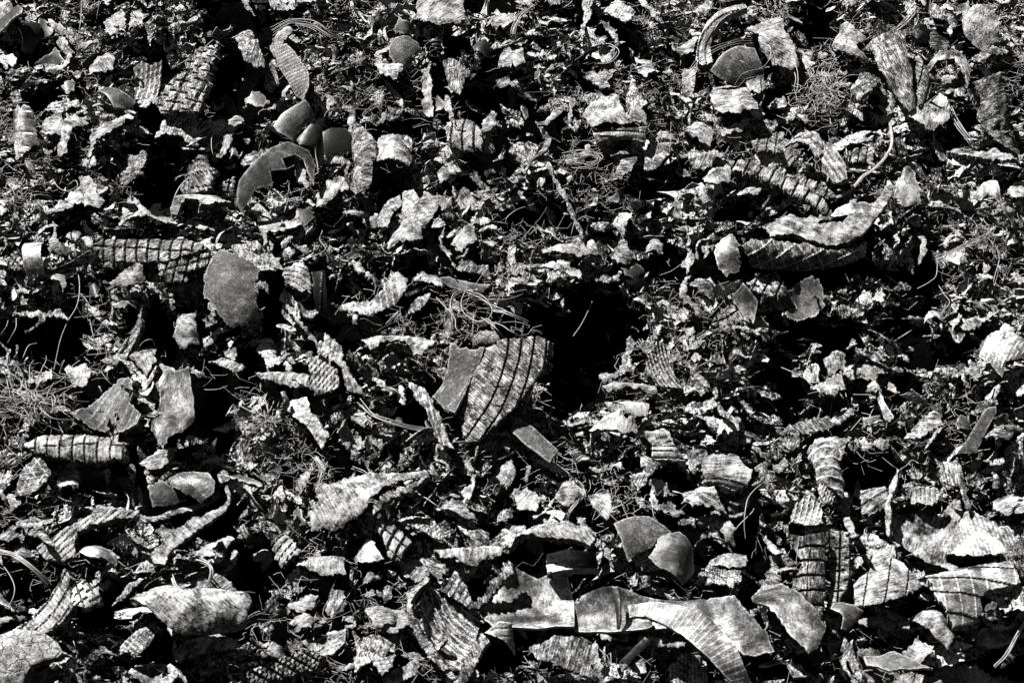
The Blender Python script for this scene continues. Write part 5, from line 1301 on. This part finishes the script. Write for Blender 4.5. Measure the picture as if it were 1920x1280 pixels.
def crumbs(name, label, n, lo, hi, liftlo, lifthi, keep_pit, keep_cov, seed):
    rs = np.random.default_rng(seed)
    A0 = rs.uniform(-1.75, 1.75, n); S0 = rs.uniform(-1.35, 1.75, n)
    P = HP + A0[:, None] * RGT + S0[:, None] * HT
    px = project(P); ins, dep = pit(px)
    u = rs.uniform(0, 1, n)
    dens = fbm(P * 9, 2, 31) + .35 * fbm(P * 22, 2, 32)            # heaped here, hollow there
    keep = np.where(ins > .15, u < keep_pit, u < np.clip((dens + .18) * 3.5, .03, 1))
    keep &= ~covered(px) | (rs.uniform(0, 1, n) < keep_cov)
    cov = covered(px)[keep]
    P, dep, px = P[keep], dep[keep], px[keep]; n = len(P)
    size = lo * (hi / lo) ** (rs.uniform(0, 1, n) ** 1.8)
    lift = rs.uniform(liftlo, lifthi, n) + .03 * np.clip(dens[keep] if len(dens) != n else dens, -.4, .5) - dep - .02 * cov
    Nn = HN + rs.normal(0, .45, (n, 3)); Nn /= np.linalg.norm(Nn, axis=1)[:, None]
    X = RGT + rs.normal(0, .8, (n, 3)); X -= (X * Nn).sum(1)[:, None] * Nn; X /= np.linalg.norm(X, axis=1)[:, None]
    Y = np.cross(Nn, X)
    P = P + HN * lift[:, None]
    ti = rs.integers(0, len(TPL), n)
    tone_n = np.clip(.045 * rs.normal(0, 1, n) + .05 * fbm(P * 6, 2, 41), -.12, .035)
    Vs, Fs, Ts, base = [], [], [], 0
    for k, (TV, TF) in enumerate(TPL):
        ix = np.where(ti == k)[0]
        if not len(ix): continue
        sz = size[ix][:, None, None]
        st = rs.uniform(.7, 1.5, (len(ix), 1, 1))
        v = P[ix][:, None, :] + sz * (TV[None, :, 0:1] * X[ix][:, None, :] * st + TV[None, :, 1:2] * Y[ix][:, None, :] + TV[None, :, 2:3] * Nn[ix][:, None, :])
        v = v.reshape(-1, 3)
        Vs.append(v); m = len(TV)
        Fs.append((TF[None] + (np.arange(len(ix)) * m)[:, None, None]).reshape(-1, 3) + base); base += len(v)
        Ts.append(np.repeat(tone_n[ix], m))
    V = np.concatenate(Vs); F = np.concatenate(Fs)
    V = V + (vnoise(V * 160, 3) * .0016)[:, None] * HN + (vnoise(V * 160 + 9, 4) * .0016)[:, None] * RGT
    me = mesh_from(name, V, [F], MATS['crumb'], True, 35)
    at = me.attributes.new('tone', 'FLOAT', 'POINT'); at.data.foreach_set('value', np.concatenate(Ts).astype(np.float32))
    ob = link(name, me); ob['kind'] = 'stuff'; ob['label'] = label
crumbs('rubber_crumb_litter', 'litter of small torn rubber crumbs and shreds filling the heap between larger pieces', NCRUMB, .008, .04, -.05, .022, .05, .03, 1)

# ================================================================== shred litter: curled torn ribbons (one stuff object)
def ribbon(rs):
    m = 9; ln = 1.0
    an = np.cumsum(np.full(m, rs.normal(0, .22)) + rs.normal(0, .12, m)); up = np.cumsum(np.full(m, rs.normal(0, .24)) + rs.normal(0, .08, m))
    an -= an.mean(); up -= up.mean()
    d = np.stack([np.cos(an) * np.cos(up), np.sin(an) * np.cos(up), np.sin(up)], 1) * ln / m
    C = np.cumsum(d, 0); C -= C.mean(0)
    tw = np.cumsum(np.full(m, rs.normal(0, .18)) + rs.normal(0, .1, m))
    w = rs.uniform(.06, .2) * np.array([.2, .7, .95, 1, 1, 1, .9, .65, .15]) * rs.uniform(.55, 1.25, m)
    T = d / np.linalg.norm(d, axis=1)[:, None]
    side = np.cross(np.array([0, 0, 1.]), T); side /= np.linalg.norm(side, axis=1)[:, None]
    nn = np.cross(T, side)
    a = np.cos(tw)[:, None] * side + np.sin(tw)[:, None] * nn; b = np.cross(T, a)
    th = rs.uniform(.012, .03)
    L = C + a * w[:, None] * rs.uniform(.7, 1.2, (m, 1)); R = C - a * w[:, None] * rs.uniform(.7, 1.2, (m, 1)); M_ = C + b * (w[:, None] * rs.normal(0, .35))
    V = np.concatenate([L, M_, R, L - b * th, M_ - b * th, R - b * th]); F = []
    for i in range(m - 1):
        for q in (0, 1):
            A = q * m + i; B = (q + 1) * m + i
            F += [(A, B, B + 1), (A, B + 1, A + 1)]
            A += 3 * m; B += 3 * m
            F += [(B, A, B + 1), (B + 1, A, A + 1)]
        for q in (0, 2):
            A = q * m + i; B = A + 3 * m
            F += [(A, A + 1, B + 1), (A, B + 1, B)]
    return V, np.array(F)
TPL = [ribbon(np.random.default_rng(300 + k)) for k in range(60)]
crumbs('rubber_shred_litter', 'litter of thin curled and twisted rubber shreds lying all over the heap', NSHRED, .04, .13, -.02, .035, .05, .03, 2)

# ================================================================== flake litter: curled ragged plates a few centimetres across (one stuff object)
def flake(rs):
    nu, nv = 9, 6
    u = np.linspace(-1, 1, nu); v = np.linspace(-1, 1, nv)
    U, Vv = np.meshgrid(u, v, indexing='ij')
    asp = rs.uniform(.3, .75)
    rag = rs.uniform(.12, .3)
    le = 1 + rs.normal(0, rag, nv); re_ = 1 + rs.normal(0, rag, nv); te = asp * (1 + rs.normal(0, rag, nu)); be = asp * (1 + rs.normal(0, rag, nu))
    X = np.where(U > 0, U * re_[None, :], U * le[None, :]) * (1 - .25 * rs.uniform() * Vv ** 2)
    Y = np.where(Vv > 0, Vv * te[:, None], Vv * be[:, None]) * (1 - .45 * rs.uniform(.2, 1) * U ** 2)
    k = rs.normal(0, .9); ang = rs.uniform(0, math.pi); sx = X * math.cos(ang) + Y * math.sin(ang)
    R = 1 / (k if abs(k) > .15 else .15)
    Z = R * (1 - np.cos(sx / R)) + rs.normal(0, .35) * X * Y + rs.normal(0, .035, X.shape)
    sh = R * np.sin(sx / R) - sx
    X = X + sh * math.cos(ang); Y = Y + sh * math.sin(ang)
    T = np.stack([X, Y, Z], 2).reshape(-1, 3)
    B = T - [0, 0, rs.uniform(.05, .1)]
    m = nu * nv; F = []
    for i in range(nu - 1):
        for j in range(nv - 1):
            a, b, c, d = i * nv + j, (i + 1) * nv + j, (i + 1) * nv + j + 1, i * nv + j + 1
            F += [(a, b, c), (a, c, d), (m + b, m + a, m + c), (m + c, m + a, m + d)]
    rim = [i * nv for i in range(nu)] + [(nu - 1) * nv + j for j in range(1, nv)] + [i * nv + nv - 1 for i in range(nu - 2, -1, -1)] + [j for j in range(nv - 2, 0, -1)]
    for p, q in zip(rim, rim[1:] + rim[:1]): F += [(q, p, m + p), (q, m + p, m + q)]
    return T, B, np.array(F)
TPL = [(np.concatenate([T, B]), F) for T, B, F in (flake(np.random.default_rng(700 + k)) for k in range(50))]
crumbs('rubber_flake_litter', 'litter of curled ragged rubber flakes overlapping between the larger pieces', NFLAKE, .016, .056, -.03, .03, .04, .0, 4)

# ================================================================== textile fluff
def fluff(name, label, n, rad):
    rs = np.random.default_rng(8)
    A0 = rs.uniform(-1.6, 1.6, n); S0 = rs.uniform(-1.25, 1.65, n)
    P = HP + A0[:, None] * RGT + S0[:, None] * HT
    d = fbm(P * 4, 3, 61)
    px = project(P); ins, _ = pit(px)
    keep = (d + rs.normal(0, .25, n) > .15) & (ins < .2)
    keep &= ~covered(px) | (rs.uniform(0, 1, n) < .12)
    P = P[keep]; n = len(P)
    ps = []
    lens = rs.uniform(.015, .09, n); lf = rs.uniform(-.005, .035, n)
    for k in range(n):
        an = rs.uniform(0, 6.28); dr = math.cos(an) * RGT + math.sin(an) * HT * .8 + HN * rs.normal(0, .25)
        c1 = rs.normal(0, .6, 3); c2 = rs.normal(0, .35, 3)
        t = np.linspace(-.5, .5, 7)[:, None]
        ps.append(P[k] + HN * lf[k] + lens[k] * (t * dr + c1 * t * t + c2 * np.sin(t * 9) * .3))
    V, F = tubes(ps, rs.uniform(.6, 1.3, n) * rad, 3)
    ob = link(name, mesh_from(name, V, [F], MATS['fluff'], True)); ob['kind'] = 'stuff'; ob['label'] = label
fluff('textile_fluff', 'fine pale textile fibres and cord ends frayed all over the heap', NFLUFF, .0006)
